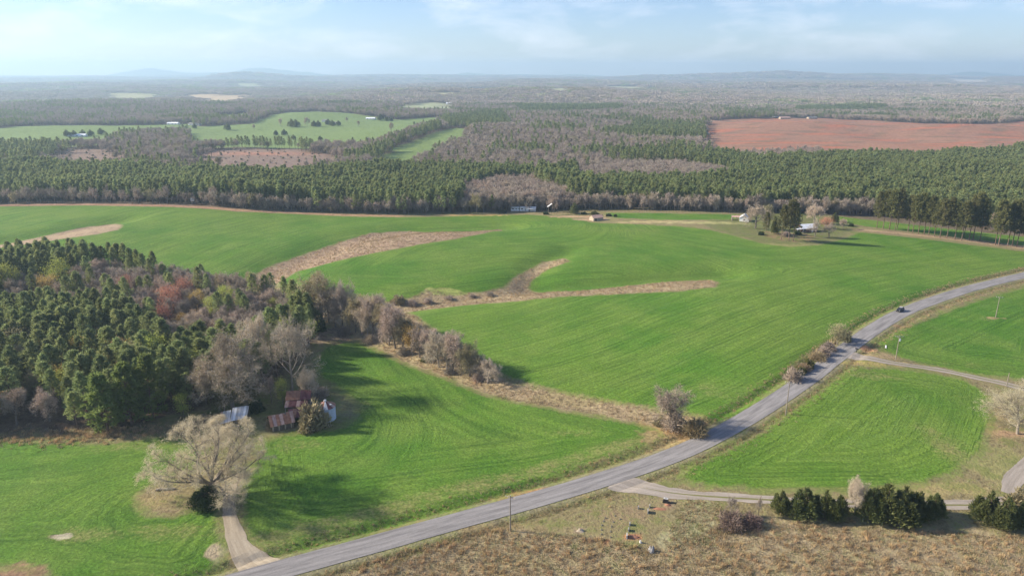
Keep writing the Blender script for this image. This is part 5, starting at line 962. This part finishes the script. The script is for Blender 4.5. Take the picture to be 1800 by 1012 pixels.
M['stone_white'] = mat('white_marble', (.50, .49, .46), .75, .12, 4)
M['pole'] = mat('grey_pole_wood', (.24, .205, .165), .95, .2, 2); M['porcelain'] = mat('porcelain', (.5, .5, .5), .4, .1, 5); M['black'] = mat('black_plastic', (.022, .022, .024), .6, .2, 3); M['black_paint'] = mat('black_car_paint', (.018, .019, .023), .25, .1, 2, spec=.6); M['rubber'] = mat('rubber', (.02, .02, .02), .9, .1, 3); M['lamp_glass'] = mat('lamp_glass', (.6, .6, .58), .2, .05, 3, spec=.6); M['tail'] = mat('tail_lamp', (.35, .02, .02), .3, .1, 3); M['clay'] = mat('red_clay', (.33, .16, .10), .95, .2, 3, .05)
def slab(g, a, b, c, d, th=.05, m=0):
    """a plate with four corners and a thickness"""
    v = np.array([a, b, c, d], float); n = np.cross(v[1]-v[0], v[3]-v[0]); n = n/np.linalg.norm(n)*th
    if n[2] < 0: n = -n
    g.add(np.vstack([v, v+n]), quads=[(0, 3, 2, 1), (4, 5, 6, 7), (0, 1, 5, 4), (1, 2, 6, 5), (2, 3, 7, 6), (3, 0, 4, 7)], m=m); return g
def gable_walls(L, W, H, Hr, over=0):
    """closed box with two pointed ends; ridge along x"""
    g = Geo(); x, y = L/2, W/2
    v = [(-x, -y, 0), (x, -y, 0), (x, y, 0), (-x, y, 0), (-x, -y, H), (x, -y, H), (x, y, H), (-x, y, H), (-x, 0, Hr), (x, 0, Hr)]
    g.add(v, tris=[(4, 8, 7), (5, 6, 9)], quads=[(0, 1, 5, 4), (2, 3, 7, 6), (0, 4, 7, 3), (1, 2, 6, 5), (0, 3, 2, 1), (4, 5, 9, 8), (6, 7, 8, 9)]); return g
def roof_sheets(parent, L, W, H, Hr, mats, n=6, over=.35, seed=1, name='roof_sheet', sag=0.0, th=.05):
    r = random.Random(seed); w = (L+2*over)/n
    for s_ in (-1, 1):
        k = (Hr-H)/(W/2); zo = H-k*over
        for i in range(n):
            x0 = -L/2-over+i*w+.03; x1 = x0+w-.06; j = r.uniform(-.04, .04)*(1+sag*4); z_ = -sag*math.sin(math.pi*(i+.5)/n)
            g = slab(Geo(), (x0, s_*(W/2+over), zo+.04+z_*.4), (x1, s_*(W/2+over), zo+.04+j+z_*.4), (x1, 0, Hr+.05+z_+j*.5), (x0, 0, Hr+.05+z_), th)
            part(name, g, r.choice(mats), parent)
def windows(parent, spots, mat_='glass', frame=None):
    """spots: centre, size along x or y, height, facing axis"""
    for (x, y, z, w, h, ax) in spots:
        d = (w, .08, h) if ax == 'y' else (.08, w, h); f = part('window', Geo().box((x, y, z), (d[0]+.16*(ax == 'y'), d[1], d[2]+.16) if ax == 'y' else (d[0], d[1]+.16, d[2]+.16)), M[frame or 'white'], parent)
        sg = 1 if (y if ax == 'y' else x) > 0 else -1; off = (0, sg*.05, 0) if ax == 'y' else (sg*.05, 0, 0)
        part('pane', Geo().box((x+off[0], y+off[1], z), d), M[mat_], f)
def house(name, label, cat, x, y, L, W, H, Hr, rz, wall, roof, n=5, wins=(), door=None, group=None, sag=0.0, frame=None):
    t = thing(name, label, cat, at(x, y)-Vector((0, 0, .15)), rz, group); part('wall', gable_walls(L, W, H, Hr), M[wall], t)
    roof_sheets(t, L, W, H, Hr, [M[m_] for m_ in roof], n, sag=sag, seed=int(x)); windows(t, wins, frame=frame)
    if door:
        d = part('door', Geo().box((door[0], door[1], door[3]/2+.05), (door[2], .1, door[3])), M[door[4]], t); part('handle', Geo().box((door[0]+door[2]*.35, door[1]+(.07 if door[1] > 0 else -.07), 1.05), (.08, .06, .08)), M['tin2'], d)
    return t
# the red-roofed shed, its lean-to and the boards of its walls
t = thing('farm_shed', 'small old shed with rusty orange roof in the farmyard', 'shed', at(495, 748)-Vector((0, 0, .1)), R(28)); L_, W_, H_, Hr_ = 6.4, 5.4, 2.3, 4.3
part('wall', gable_walls(L_, W_, H_, Hr_), M['old_wood'], t)
for i in range(14): part('board', Geo().box((-L_/2+.23+i*.457, -W_/2-.03, H_/2), (.40, .05, H_-.02*(i % 3))), M['old_wood' if i % 4 else 'pale_wood'], t)
for i in range(11):
    y0 = -W_/2+.25+i*.49; h_ = H_+(Hr_-H_)*(1-abs(y0)/(W_/2))-.08
    if 3 < i < 7: part('board', Geo().box((L_/2+.03, y0, (h_+2.0)/2), (.05, .43, h_-2.0)), M['old_wood'], t)
    else: part('board', Geo().box((L_/2+.03, y0, h_/2), (.05, .43, h_)), M['old_wood' if i % 3 else 'pale_wood'], t)
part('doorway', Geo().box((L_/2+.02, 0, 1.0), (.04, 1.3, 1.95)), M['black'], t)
roof_sheets(t, L_, W_, H_, Hr_, [M['rust'], M['rust_pale'], M['rust']], 7, .5, 2, sag=.12)
t = thing('lean_to', 'low lean-to with flat red tin roof between the shed and the bin', 'shed', at(526, 738)-Vector((0, 0, .1)), R(12))
for i in range(5): part('roof_sheet', slab(Geo(), (-3.2+i*1.3, -2.3, 2.1), (-1.95+i*1.3, -2.3, 2.1+.03*(i % 2)), (-1.95+i*1.3, 2.3, 3.1), (-3.2+i*1.3, 2.3, 3.1), .05), M['rust' if i % 2 else 'rust_dark'], t)
part('wall', Geo().box((0, 2.1, 1.45), (6.3, .12, 2.9)).box((-3.1, 0, 1.25), (.12, 4.1, 2.4)), M['old_wood'], t)
for i in range(4): part('post', Geo().box((-3+i*2., -2.15, 1.02), (.16, .16, 2.05)), M['old_wood'], t)
# back barn: high dark red roof with a lower porch roof
t = thing('back_barn', 'dark barn with two-tier maroon tin roof behind the shed', 'barn', at(528, 712)-Vector((0, 0, .1)), R(6)); L_, W_, H_, Hr_ = 7.5, 5.0, 3.6, 5.4
part('wall', gable_walls(L_, W_, H_, Hr_), M['old_wood'], t); roof_sheets(t, L_, W_, H_, Hr_, [M['rust_dark'], M['rust_dark'], M['rust']], 7, .3, 5)
for i in range(6): part('porch_roof_sheet', slab(Geo(), (-3.9+i*1.2, -W_/2-3.0, 2.2), (-2.75+i*1.2, -W_/2-3.0, 2.2), (-2.75+i*1.2, -W_/2-.06, 3.2), (-3.9+i*1.2, -W_/2-.06, 3.2), .05), M['rust_dark' if i % 3 else 'rust_pale'], t)
for i in range(4): part('post', Geo().box((-3.7+i*2.3, -W_/2-2.8, 1.1), (.16, .16, 2.2)), M['pale_wood' if i == 0 else 'old_wood'], t)
# grain bin
t = thing('grain_bin', 'round galvanised grain bin with rusty cone roof in the farmyard', 'grain bin', at(574, 735)-Vector((0, 0, .1)))
for i in range(5):
    g = Geo(); z0 = i*.92
    for k in range(4): g.tubes([(0, 0, z0+k*.23)], [(0, 0, z0+k*.23+.115)], 2.95, 3.0, 32); g.tubes([(0, 0, z0+k*.23+.115)], [(0, 0, z0+k*.23+.23)], 3.0, 2.95, 32)
    part('wall_ring', g, M['galv'], t)
for i in range(12):
    a0, a1 = i*math.pi/6+.012, (i+1)*math.pi/6-.012; am = (a0+a1)/2
    v = [(3.2*math.cos(a0), 3.2*math.sin(a0), 4.5), (3.2*math.cos(am), 3.2*math.sin(am), 4.5), (3.2*math.cos(a1), 3.2*math.sin(a1), 4.5), (.4*math.cos(a0), .4*math.sin(a0), 6.2), (.4*math.cos(a1), .4*math.sin(a1), 6.2)]
    g = Geo(); g.add(v+[(x_, y_, z_-.05) for x_, y_, z_ in v], tris=[(0, 1, 3), (1, 4, 3), (1, 2, 4), (5, 8, 6), (6, 8, 9), (6, 9, 7)], quads=[(0, 5, 6, 1), (1, 6, 7, 2), (2, 7, 9, 4), (4, 9, 8, 3), (3, 8, 5, 0)]); part('roof_panel', g, M[['rust', 'rust', 'rust_dark', 'rust_pale'][i % 4] if i not in (2, 9) else 'tin'], t)
part('cap', Geo().cyl((0, 0, 6.1), (0, 0, 6.55), .5, .42, 14), M['tin'], t); part('hatch', Geo().box((1.9, -1.0, 5.45), (.6, .6, .12)), M['tin'], t); part('door', Geo().box((-.6, -3.0, 1.0), (1.0, .12, 1.8)), M['tin2'], t)
# collapsed barn: broken white tin roof on leaning posts
t = thing('collapsed_barn', 'collapsed barn under broken white tin roof sheets', 'barn', at(408, 742)-Vector((0, 0, .1)), R(8)); r = random.Random(4)
for i in range(7): part('roof_sheet', slab(Geo(), (.2+i*.72, -2.7, 1.9+.10*i), (.2+i*.72+.68, -2.7, 1.95+.10*i+r.uniform(-.06, .06)), (.2+i*.72+.6, 2.3, 4.1+.06*i+r.uniform(-.1, .1)), (.1+i*.72, 2.3, 4.05+.06*i), .04), M[['tin', 'white', 'tin2', 'tin'][i % 4]], t)
for i in range(5): part('roof_sheet', slab(Geo(), (-3.7+i*.76, -2.9+.1*i, 1.0+.12*i), (-3.02+i*.76, -2.9+.1*i, 1.1+.12*i), (-2.7+i*.62, 1.6, 3.3+.07*i+r.uniform(-.1, .1)), (-3.3+i*.62, 1.5, 3.2+.07*i), .04), M['tin' if i > 2 else 'tin2' if i else 'rust_pale'], t)
for i in range(4): part('rusty_sheet', slab(Geo(), (-5.6+i*.7, -3.2, .35+.1*i), (-5.0+i*.7, -3.2, .45+.1*i), (-4.7+i*.6, .4, 1.9+.12*i), (-5.3+i*.6, .4, 1.8+.12*i), .04), M['rust_pale'], t)
for i, (x_, y_, h_) in enumerate([(.4, -2.4, 1.9), (2.4, -2.4, 2.1), (4.9, -2.4, 2.5), (.4, 2.0, 3.9), (2.6, 2.0, 4.1), (4.9, 2.0, 4.3), (-3.2, 1.2, 3.1), (-3.4, -2.4, 1.0)]): part('post', Geo().box((x_, y_, h_/2), (.18, .18, h_)), M['old_wood'], t)
for i in range(6): part('wall_board', Geo().box((.6+i*.8, 2.12, 1.6), (.6, .06, 3.2-.3*(i % 3))), M['old_wood'], t)
for i in range(7):
    a = r.uniform(-.6, .6); part('fallen_board', Geo().box((-4.5+i*1.1, -3.4+r.uniform(-.5, .5), .35), (2.4, .22, .06), R(20)+a), M['pale_wood'], t)
# farmhouse, garage, mobile home, shed, panel
house('farmhouse', 'farmhouse with white metal roof hidden behind tall pines', 'house', 1417, 406, 11, 7.5, 2.8, 4.9, R(16), 'brick', ['roof_white'], 10, [(-4, -3.75, 1.6, 1.1, 1.2, 'y'), (0, -3.75, 1.6, 1.1, 1.2, 'y'), (3.6, -3.75, 1.6, 1.1, 1.2, 'y'), (5.5, 0, 1.6, 1.1, 1.2, 'x')], (1.9, -3.78, 1.0, 2.1, 'white'))
p0 = at(1403, 408); t = thing('carport', 'low white metal carport roof in front of the farmhouse', 'carport', p0-Vector((0, 0, .1)), R(14))
for i in range(4): part('roof_sheet', slab(Geo(), (-2.3+i*1.15, -2.2, 2.4), (-1.2+i*1.15, -2.2, 2.4), (-1.2+i*1.15, 2.2, 2.9), (-2.3+i*1.15, 2.2, 2.9), .05), M['tin' if i % 2 else 'roof_white'], t)
for x_ in (-2.1, 2.1):
    for y_ in (-2.0, 2.0): part('post', Geo().box((x_, y_, 1.2), (.14, .14, 2.4+.4*(y_ > 0)-.1)), M['white'], t)
house('garage', 'white gabled garage beside a spreading bare tree', 'garage', 1308, 388, 7.5, 6.2, 2.8, 4.7, R(70), 'white', ['tin', 'tin2'], 6, [(-3.75, 0, 1.7, .9, 1.0, 'x')], None)
t = thing('open_shed', 'open lean-to with pinkish tin roof beside the white garage', 'shed', at(1295, 387)-Vector((0, 0, .1)), R(-5))
for i in range(6): part('roof_sheet', slab(Geo(), (-3.6+i*1.2, -2, 2.5), (-2.45+i*1.2, -2, 2.5), (-2.45+i*1.2, 2.2, 3.1), (-3.6+i*1.2, 2.2, 3.1), .05), M['rust_pale'], t)
for x_ in (-3.4, 0, 3.2): part('post', Geo().box((x_, -1.8, 1.25), (.16, .16, 2.5)), M['old_wood'], t); part('back_post', Geo().box((x_, 2, 1.5), (.16, .16, 3.0)), M['old_wood'], t)
part('board_wall', Geo().box((-3.5, 0, 1.2), (.1, 3.6, 2.4)), M['old_wood'], t)
t = thing('mobile_home', 'long white mobile home at the foot of the bare stand', 'mobile home', at(920, 371)-Vector((0, 0, .1)), R(-3)); L_ = 19.5
part('wall', Geo().box((0, 0, 1.95), (L_, 4.2, 2.5)), M['white'], t); part('skirting', Geo().box((0, 0, .36), (L_-.1, 4.1, .7)), M['tin2'], t)
part('roof', slab(slab(Geo(), (-L_/2-.2, -2.3, 3.2), (L_/2+.2, -2.3, 3.2), (L_/2+.2, 0, 3.75), (-L_/2-.2, 0, 3.75), .07), (-L_/2-.2, 2.3, 3.2), (L_/2+.2, 2.3, 3.2), (L_/2+.2, 0.003, 3.75), (-L_/2-.2, 0.003, 3.75), .07), M['roof_white'], t)
windows(t, [(x_, -2.1, 2.2, w_, .8, 'y') for x_, w_ in ((-8, 1.8), (-5.4, 1.5), (-3.2, 1.2), (-1.0, 1.6), (4.4, 1.4))]); part('door', Geo().box((1.6, -2.12, 1.75), (.95, .1, 2.0)), M['tin2'], t)
part('porch_roof', slab(Geo(), (3, -4.4, 2.5), (9.4, -4.4, 2.5), (9.4, -2.2, 2.9), (3, -2.2, 2.9), .06), M['roof_white'], t)
for x_ in (3.2, 6.2, 9.2): part('porch_post', Geo().box((x_, -4.25, 1.25), (.13, .13, 2.5)), M['white'], t)
part('porch_floor', Geo().box((6.2, -3.25, .35), (6.4, 2.2, .2)), M['pale_wood'], t)
house('pump_shed', 'small shed with pink rusty roof at the edge of the big field', 'shed', 1048, 387, 8.0, 6, 2.5, 4.0, R(24), 'pale_wood', ['rust_pale', 'rust_pale', 'rust'], 6, [(4.0, 0, 1.4, .9, .8, 'x')], (-2, -3.03, 1.1, 1.9, 'black'))
p0 = at(964, 377); t = thing('panel_mast', 'tilted white panel on a dark mast above a bush', 'mast', p0, R(10)); part('mast', Geo().cyl((0, 0, 0), (0, 0, 6.6), .16, .12, 8), M['pole'], t)
cr_, sr_ = math.cos(R(35)), math.sin(R(35)); part('panel', Geo().box((.9, 0, 7.1), (4.2, 2.4, .14), rot=[[cr_, 0, -sr_], [0, 1, 0], [sr_, 0, cr_]]), M['tin'], t); part('brace', Geo().tubes([(0, 0, 5.2)], [(1.6, 0, 7.2)], .07, .07, 6), M['pole'], t)
p0 = at(340, 360); t = thing('hunting_blind', 'small white hunting blind on stilts at the plantation edge', 'hunting blind', p0, R(5))
for x_ in (-.9, .9):
    for y_ in (-.9, .9): part('leg', Geo().tubes([(x_*1.3, y_*1.3, 0)], [(x_, y_, 3.2)], .09, .09, 5), M['pole'], t)
part('cabin', Geo().box((0, 0, 4.2), (2.3, 2.3, 2.0)), M['white'], t); part('roof', Geo().box((0, 0, 5.3), (2.7, 2.7, .16)), M['roof_grey'], t); part('window', Geo().box((0, -1.17, 4.4), (1.5, .06, .5)), M['glass'], t)
# houses far off among the meadows and woods
FARB = [(305, 219, 26, 10, 'white', 'roof_white', 'long white house at the back of the left meadow'), (343, 220, 28, 10, 'white', 'roof_grey', 'white house right of the long one at the meadow edge'), (136, 240, 30, 9, 'white', 'roof_white', 'white farm building in front of the meadow cedars'), (588, 218, 14, 9, 'white', 'roof_grey', 'white house between evergreens on the meadow crest'), (572, 214, 14, 9, 'white', 'roof_grey', 'white house left of the one on the meadow crest'), (652, 210, 22, 9, 'white', 'roof_white', 'low white barn at the right end of the far meadow'), (205, 216, 24, 10, 'white', 'roof_grey', 'pale house half hidden in the left treeline'), (22, 212, 26, 10, 'white', 'roof_white', 'white house at the left edge of the far treeline'),
        (1052, 207, 32, 12, 'white', 'roof_white', 'white house alone in the grey woods'), (1364, 208, 20, 10, 'old_wood', 'roof_grey', 'grey barn at the top edge of the red field'), (1379, 209, 26, 10, 'pale_wood', 'rust_pale', 'long pink-roofed barn on the red field edge'), (1427, 209, 24, 10, 'pale_wood', 'roof_grey', 'low grey shed above the red field'), (1236, 182, 60, 14, 'white', 'roof_white', 'long white farm building in the right woods'), (627, 192, 36, 12, 'white', 'roof_grey', 'pale house behind the far meadow'), (794, 184, 40, 14, 'white', 'roof_white', 'white house at the far pasture'), (1190, 148, 110, 40, 'white', 'roof_white', 'large white shed near the skyline')]
for x, y, L_, W_, wl_, rf, lab in FARB:
    H_ = W_*.30; house('far_house', lab, 'house', x, y, L_, W_, H_, H_*1.75, R(((x*7) % 30)-15), wl_, [rf], 4, [(-L_*.3, -W_/2, H_*.55, L_*.1, H_*.4, 'y'), (L_*.05, -W_/2, H_*.55, L_*.1, H_*.4, 'y'), (L_*.32, -W_/2, H_*.55, L_*.1, H_*.4, 'y')], None)

# ---------------------------------------------------------------- poles, car, graves and small things
def pole(label, x, yb, yt, rz, transformer=False, simple=False):
    p = at(x, yb); H = hgt(x, yb, yt); t = thing('utility_pole', label, 'utility pole', p-Vector((0, 0, .2)), rz, 'utility poles'); H += .2
    part('pole', Geo().tubes([(0, 0, 0), (0, 0, H*.5)], [(0, 0, H*.5), (0, 0, H)], [.17, .145], [.145, .11], 10), M['pole'], t)
    if simple: return t
    a = part('crossarm', Geo().box((0, .14, H-.45), (2.7, .12, .15)), M['pale_wood'], t); part('brace', Geo().tubes([(-.75, .14, H-.5), (.75, .14, H-.5)], [(0, .12, H-1.2)]*2, .03, .03, 5), M['tin2'], t)
    for x_ in (-1.2, -.5, .5, 1.2): part('insulator', Geo().cyl((x_, .14, H-.37), (x_, .14, H-.1), .07, .05, 8), M['porcelain'], a)
    part('top_insulator', Geo().cyl((0, 0, H), (0, 0, H+.25), .07, .05, 8), M['porcelain'], t)
    if transformer: part('transformer', Geo().cyl((.38, 0, H-2.0), (.38, 0, H-1.1), .26, .26, 14), M['galv'], t)
    return t
pole('utility pole beside the road in front of the broomsedge meadow', 897, 933, 871, R(-25), False)
pole('utility pole on the verge halfway along the road', 1381, 729, 671, R(-20), False)
pole('utility pole with transformer where the gravel drive leaves the road', 1574, 633, 590, R(-12), True)
pole('utility pole standing inside the green field', 1750, 558, 521, R(-12))
pole('bare pole beside the gravel drive near the picture edge', 1769, 679, 655, 0, simple=True)
t = thing('mailbox', 'dark mailbox on a post at the mouth of the gravel drive', 'mailbox', at(1505, 620), R(30)); part('post', Geo().box((0, 0, .6), (.14, .14, 1.2)), M['black'], t)
mb = part('box', Geo().box((0, 0, 1.35), (.5, .9, .3)).cyl((0, -.45, 1.5), (0, .45, 1.5), .25, .25, 12), M['black'], t); part('flag', Geo().box((.28, .1, 1.6), (.03, .2, .12)), M['tail'], mb)
t = tag(part('plank', Geo().box((0, 0, .12), (.45, 3.2, .12)).box((0, 0, .05), (.3, 3.0, .1)), M['white'], None, at(1557, 610), R(-28)), 'white plank lying in the grass near the gravel drive', 'plank')
g = Geo(); g.tubes([(-2.2, 0, .3), (-.6, .1, .33), (.9, 0, .3)], [(-.6, .1, .33), (.9, 0, .3), (2.4, .15, .25)], [.34, .33, .3], [.33, .3, .22], 10); lg = thing('fallen_log', 'fallen pale log beside the oak ring', 'log', at(291, 861), R(8)); part('trunk', g, M['pale_wood'], lg); part('branch', Geo().tubes([(.5, 0, .4), (-1.2, 0, .4)], [(1.2, .9, .9), (-1.9, -.7, .7)], .1, .04, 6), M['bark'], lg)
# the car
def car(loc, rz):
    t = thing('car', 'black sport utility car driving on the road', 'car', loc, rz)
    def loft(sections, mats, name, parent, close=True):
        g = Geo(); n = len(sections[0]); V = np.array(sections, float).reshape(-1, 3); Q = []
        for i in range(len(sections)-1):
            for j in range(n): Q.append((i*n+j, i*n+(j+1) % n, (i+1)*n+(j+1) % n, (i+1)*n+j))
        c0 = np.mean(sections[0], 0); c1 = np.mean(sections[-1], 0); k = len(V); V = np.vstack([V, c0, c1]); T = [(j, k, (j+1) % n) for j in range(n)]+[((len(sections)-1)*n+j, (len(sections)-1)*n+(j+1) % n, k+1) for j in range(n)]
        g.add(V, tris=T, quads=Q); return part(name, g, mats, parent, smooth=False)
    def sec(x, w, z0, z1, r=.12): return [(x, -w, z0+r), (x, -w+r*.6, z0), (x, w-r*.6, z0), (x, w, z0+r), (x, w, z1-r), (x, w-r, z1), (x, -w+r, z1), (x, -w, z1-r)]
    loft([sec(-2.3, .82, .5, .98), sec(-2.2, .92, .38, 1.08), sec(-1.0, .95, .34, 1.12), sec(.9, .95, .34, 1.10), sec(1.9, .92, .36, 1.0), sec(2.3, .80, .45, .85)], M['black_paint'], 'body', t)
    cb = loft([sec(-2.15, .80, 1.05, 1.15, .04), sec(-1.85, .76, 1.05, 1.66), sec(-1.4, .74, 1.05, 1.74), sec(.1, .74, 1.05, 1.74), sec(.45, .74, 1.05, 1.66), sec(1.15, .82, 1.03, 1.12, .03)], M['black_paint'], 'cabin', t)
    for y_ in (-1, 1):
        for x0, x1 in ((-1.75, -1.0), (-.92, -.15), (-.07, .55)): part('side_window', slab(Geo(), (x0, y_*.80, 1.18), (x1+(.2 if x1 > .5 else 0), y_*.80, 1.18), (x1-.1, y_*.765, 1.6), (x0+.08, y_*.765, 1.6), .02), M['glass'], cb)
        part('headlight', Geo().box((2.2, y_*.62, .78), (.2, .34, .16)), M['lamp_glass'], t); part('tail_light', Geo().box((-2.27, y_*.7, .92), (.1, .16, .3)), M['tail'], t); part('mirror', Geo().box((.75, y_*1.04, 1.12), (.14, .2, .14)), M['black'], t)
        for x_ in (-1.4, 1.42):
            w = part('wheel', Geo().cyl((x_, y_*.74, .36), (x_, y_*.98, .36), .36, .36, 16), M['rubber'], t); part('rim', Geo().cyl((x_, y_*.97, .36), (x_, y_*1.0, .36), .23, .21, 12), M['tin2'], w)
    part('windscreen', slab(Geo(), (1.12, -.70, 1.12), (1.12, .70, 1.12), (.48, .62, 1.62), (.48, -.62, 1.62), .025), M['glass'], cb); part('rear_window', slab(Geo(), (-2.13, -.66, 1.18), (-2.13, .66, 1.18), (-1.92, .6, 1.6), (-1.92, -.6, 1.6), .025), M['glass'], cb)
    part('roof_panel', Geo().box((-.65, 0, 1.755), (1.5, 1.2, .025)), M['tin2'], cb); part('bumper', Geo().box((2.3, 0, .5), (.12, 1.5, .2)), M['black'], t); part('number_plate', Geo().box((-2.33, 0, .85), (.03, .42, .16)), M['white'], t)
i = int(np.argmin(np.hypot(*(RL-G(1577, 547)[0]).T))); tdir = RL[i+1]-RL[i-1]; tdir = tdir/np.hypot(*tdir); nrm_ = np.array([-tdir[1], tdir[0]]); cp = RL[i]+nrm_*1.5
car(Vector((cp[0], cp[1], RZ[i]+.032)), math.atan2(tdir[1], tdir[0])+math.pi)
# the small cemetery
r = random.Random(8)
def stone(label, x, y, w, h, d, rz, m, shape='tablet', group=None):
    t = thing('headstone', label, 'headstone', at(x, y)-Vector((0, 0, .05)), rz, group); part('base', Geo().box((0, 0, .06), (w+.16, d+.12, .14)), M['stone_old'], t)
    g = Geo().box((0, 0, .2+(h-.2)*.42), (w, d, (h-.2)*.84)); g.box((0, 0, .2+(h-.2)*.92), (w*.99, d*.98, (h-.2)*.16), taper=.72); part('slab', g, M[m], t)
stone('tall white headstone at the lower end of the red grave', 1102, 944, 1.2, 1.1, .25, R(78), 'stone_white'); stone('white headstone just uphill of the tall one by the red grave', 1105, 932, 1.0, .8, .22, R(78), 'stone'); stone('white headstone at the top of the same grave line', 1107, 922, .9, .8, .25, R(78), 'stone')
stone('wide white headstone at the upper clay grave', 1139, 900, 1.3, 1.0, .25, R(80), 'stone'); stone('narrow grey headstone behind the wide one at the upper clay grave', 1142, 891, .7, .9, .25, R(80), 'stone'); stone('small dark headstone left of the upper clay grave', 1122, 893, .6, .8, .22, R(75), 'stone')
for x, y, lab in [(1064, 910, 'topmost marker of the left old row'), (1061, 916, 'second marker from the top of the left old row'), (1058, 923, 'middle marker of the left old row'), (1057, 931, 'second lowest marker of the left old row'), (1057, 939, 'lowest marker of the left old row'), (1078, 917, 'topmost marker of the right old row'), (1075, 925, 'second marker of the right old row'), (1073, 934, 'third marker of the right old row'), (1073, 944, 'lowest marker of the right old row'), (1051, 946, 'single marker left below the old rows'), (1090, 912, 'single marker right of the old rows'), (1081, 906, 'single marker above the right old row')]: stone('small low grey '+lab+' in the cemetery', x, y, r.uniform(.25, .42), r.uniform(.25, .42), .15, R(75+r.uniform(-12, 12)), 'stone_old', group='old grave markers')
def mound(name, label, cat, x, y, L_, W_, H_, m, rz, n=10, rough=.25, seed=1):
    q = np.random.default_rng(seed); g = Geo(); V = [(0, 0, H_)]; T = []; Q = []
    for a_, (f, hf) in enumerate(((.4, .9), (.75, .55), (1.0, -.05))):
        for k in range(n):
            th = k*2*math.pi/n; e = 1+q.normal()*rough*.4; V.append((L_/2*f*math.cos(th)*e, W_/2*f*math.sin(th)*e, H_*hf*(1+q.normal()*rough)))
    T = [(0, 1+k, 1+(k+1) % n) for k in range(n)]
    for a_ in range(2):
        for k in range(n): Q.append((1+a_*n+k, 1+(a_+1)*n+k, 1+(a_+1)*n+(k+1) % n, 1+a_*n+(k+1) % n))
    g.add(V, tris=T, quads=Q); return tag(part(name, g, M[m], None, at(x, y), rz, True), label, cat)
mound('grave_mound', 'bright red clay grave mound beside the tall white headstone', 'grave', 1113, 943, 3.0, 1.3, .4, 'clay', R(-12), seed=2); mound('grave_mound', 'pale red clay grave beside the wide headstone', 'grave', 1160, 894, 3.6, 1.0, .25, 'clay', R(-8), seed=3); mound('grave_mound', 'small red clay grave below the dark draped stand', 'grave', 1174, 887, 1.8, 1.0, .3, 'clay', R(-8), seed=4)
mound('rock', 'white rock below the red grave', 'rock', 1126, 953, .9, .7, .55, 'stone_white', 0, 7, .5, 5); mound('rock_heap', 'grey heap of stones at the lower edge of the cemetery', 'rock', 1144, 969, 1.7, 1.4, .9, 'stone', .4, 8, .6, 6); mound('rock_heap', 'low brown heap of stones and earth near the orange weeds', 'rock', 1020, 932, 2.2, 1.5, .5, 'pale_wood', .4, 8, .6, 7)
t = thing('draped_stand', 'small dark draped stand above the clay graves', 'stand', at(1170, 882), R(-20)); part('cloth', Geo().box((0, 0, .55), (1.5, .9, 1.1), taper=.7), M['black'], t); part('top', Geo().box((0, 0, 1.13), (1.15, .75, .08)), M['tin2'], t); part('fold', Geo().box((.9, -.2, .25), (1.0, .5, .5), taper=.4), M['black'], t); part('flower', Geo().box((-.25, 0, 1.28), (.35, .3, .22), taper=.5), M['stone_white'], t)

# ---------------------------------------------------------------- air
def haze(density=1.2e-4):
    g = Geo(); zmin = -75.0; zmax = 330.0; g.box((0, 6500, (zmin+zmax)/2), (44000, 24000, zmax-zmin))
    m = bpy.data.materials.new('air'); m.use_nodes = True; N, L = m.node_tree.nodes, m.node_tree.links; N.clear()
    o = N.new('ShaderNodeOutputMaterial'); v = N.new('ShaderNodeVolumePrincipled'); v.inputs['Density'].default_value = density; v.inputs['Color'].default_value = (.58, .81, 1.0, 1); v.inputs['Anisotropy'].default_value = .25
    L.new(v.outputs[0], o.inputs['Volume']); h = ob('haze', g.mesh('haze', m)); tag(h, 'pale blue haze lying over the whole countryside', 'haze', kind='stuff')
haze()
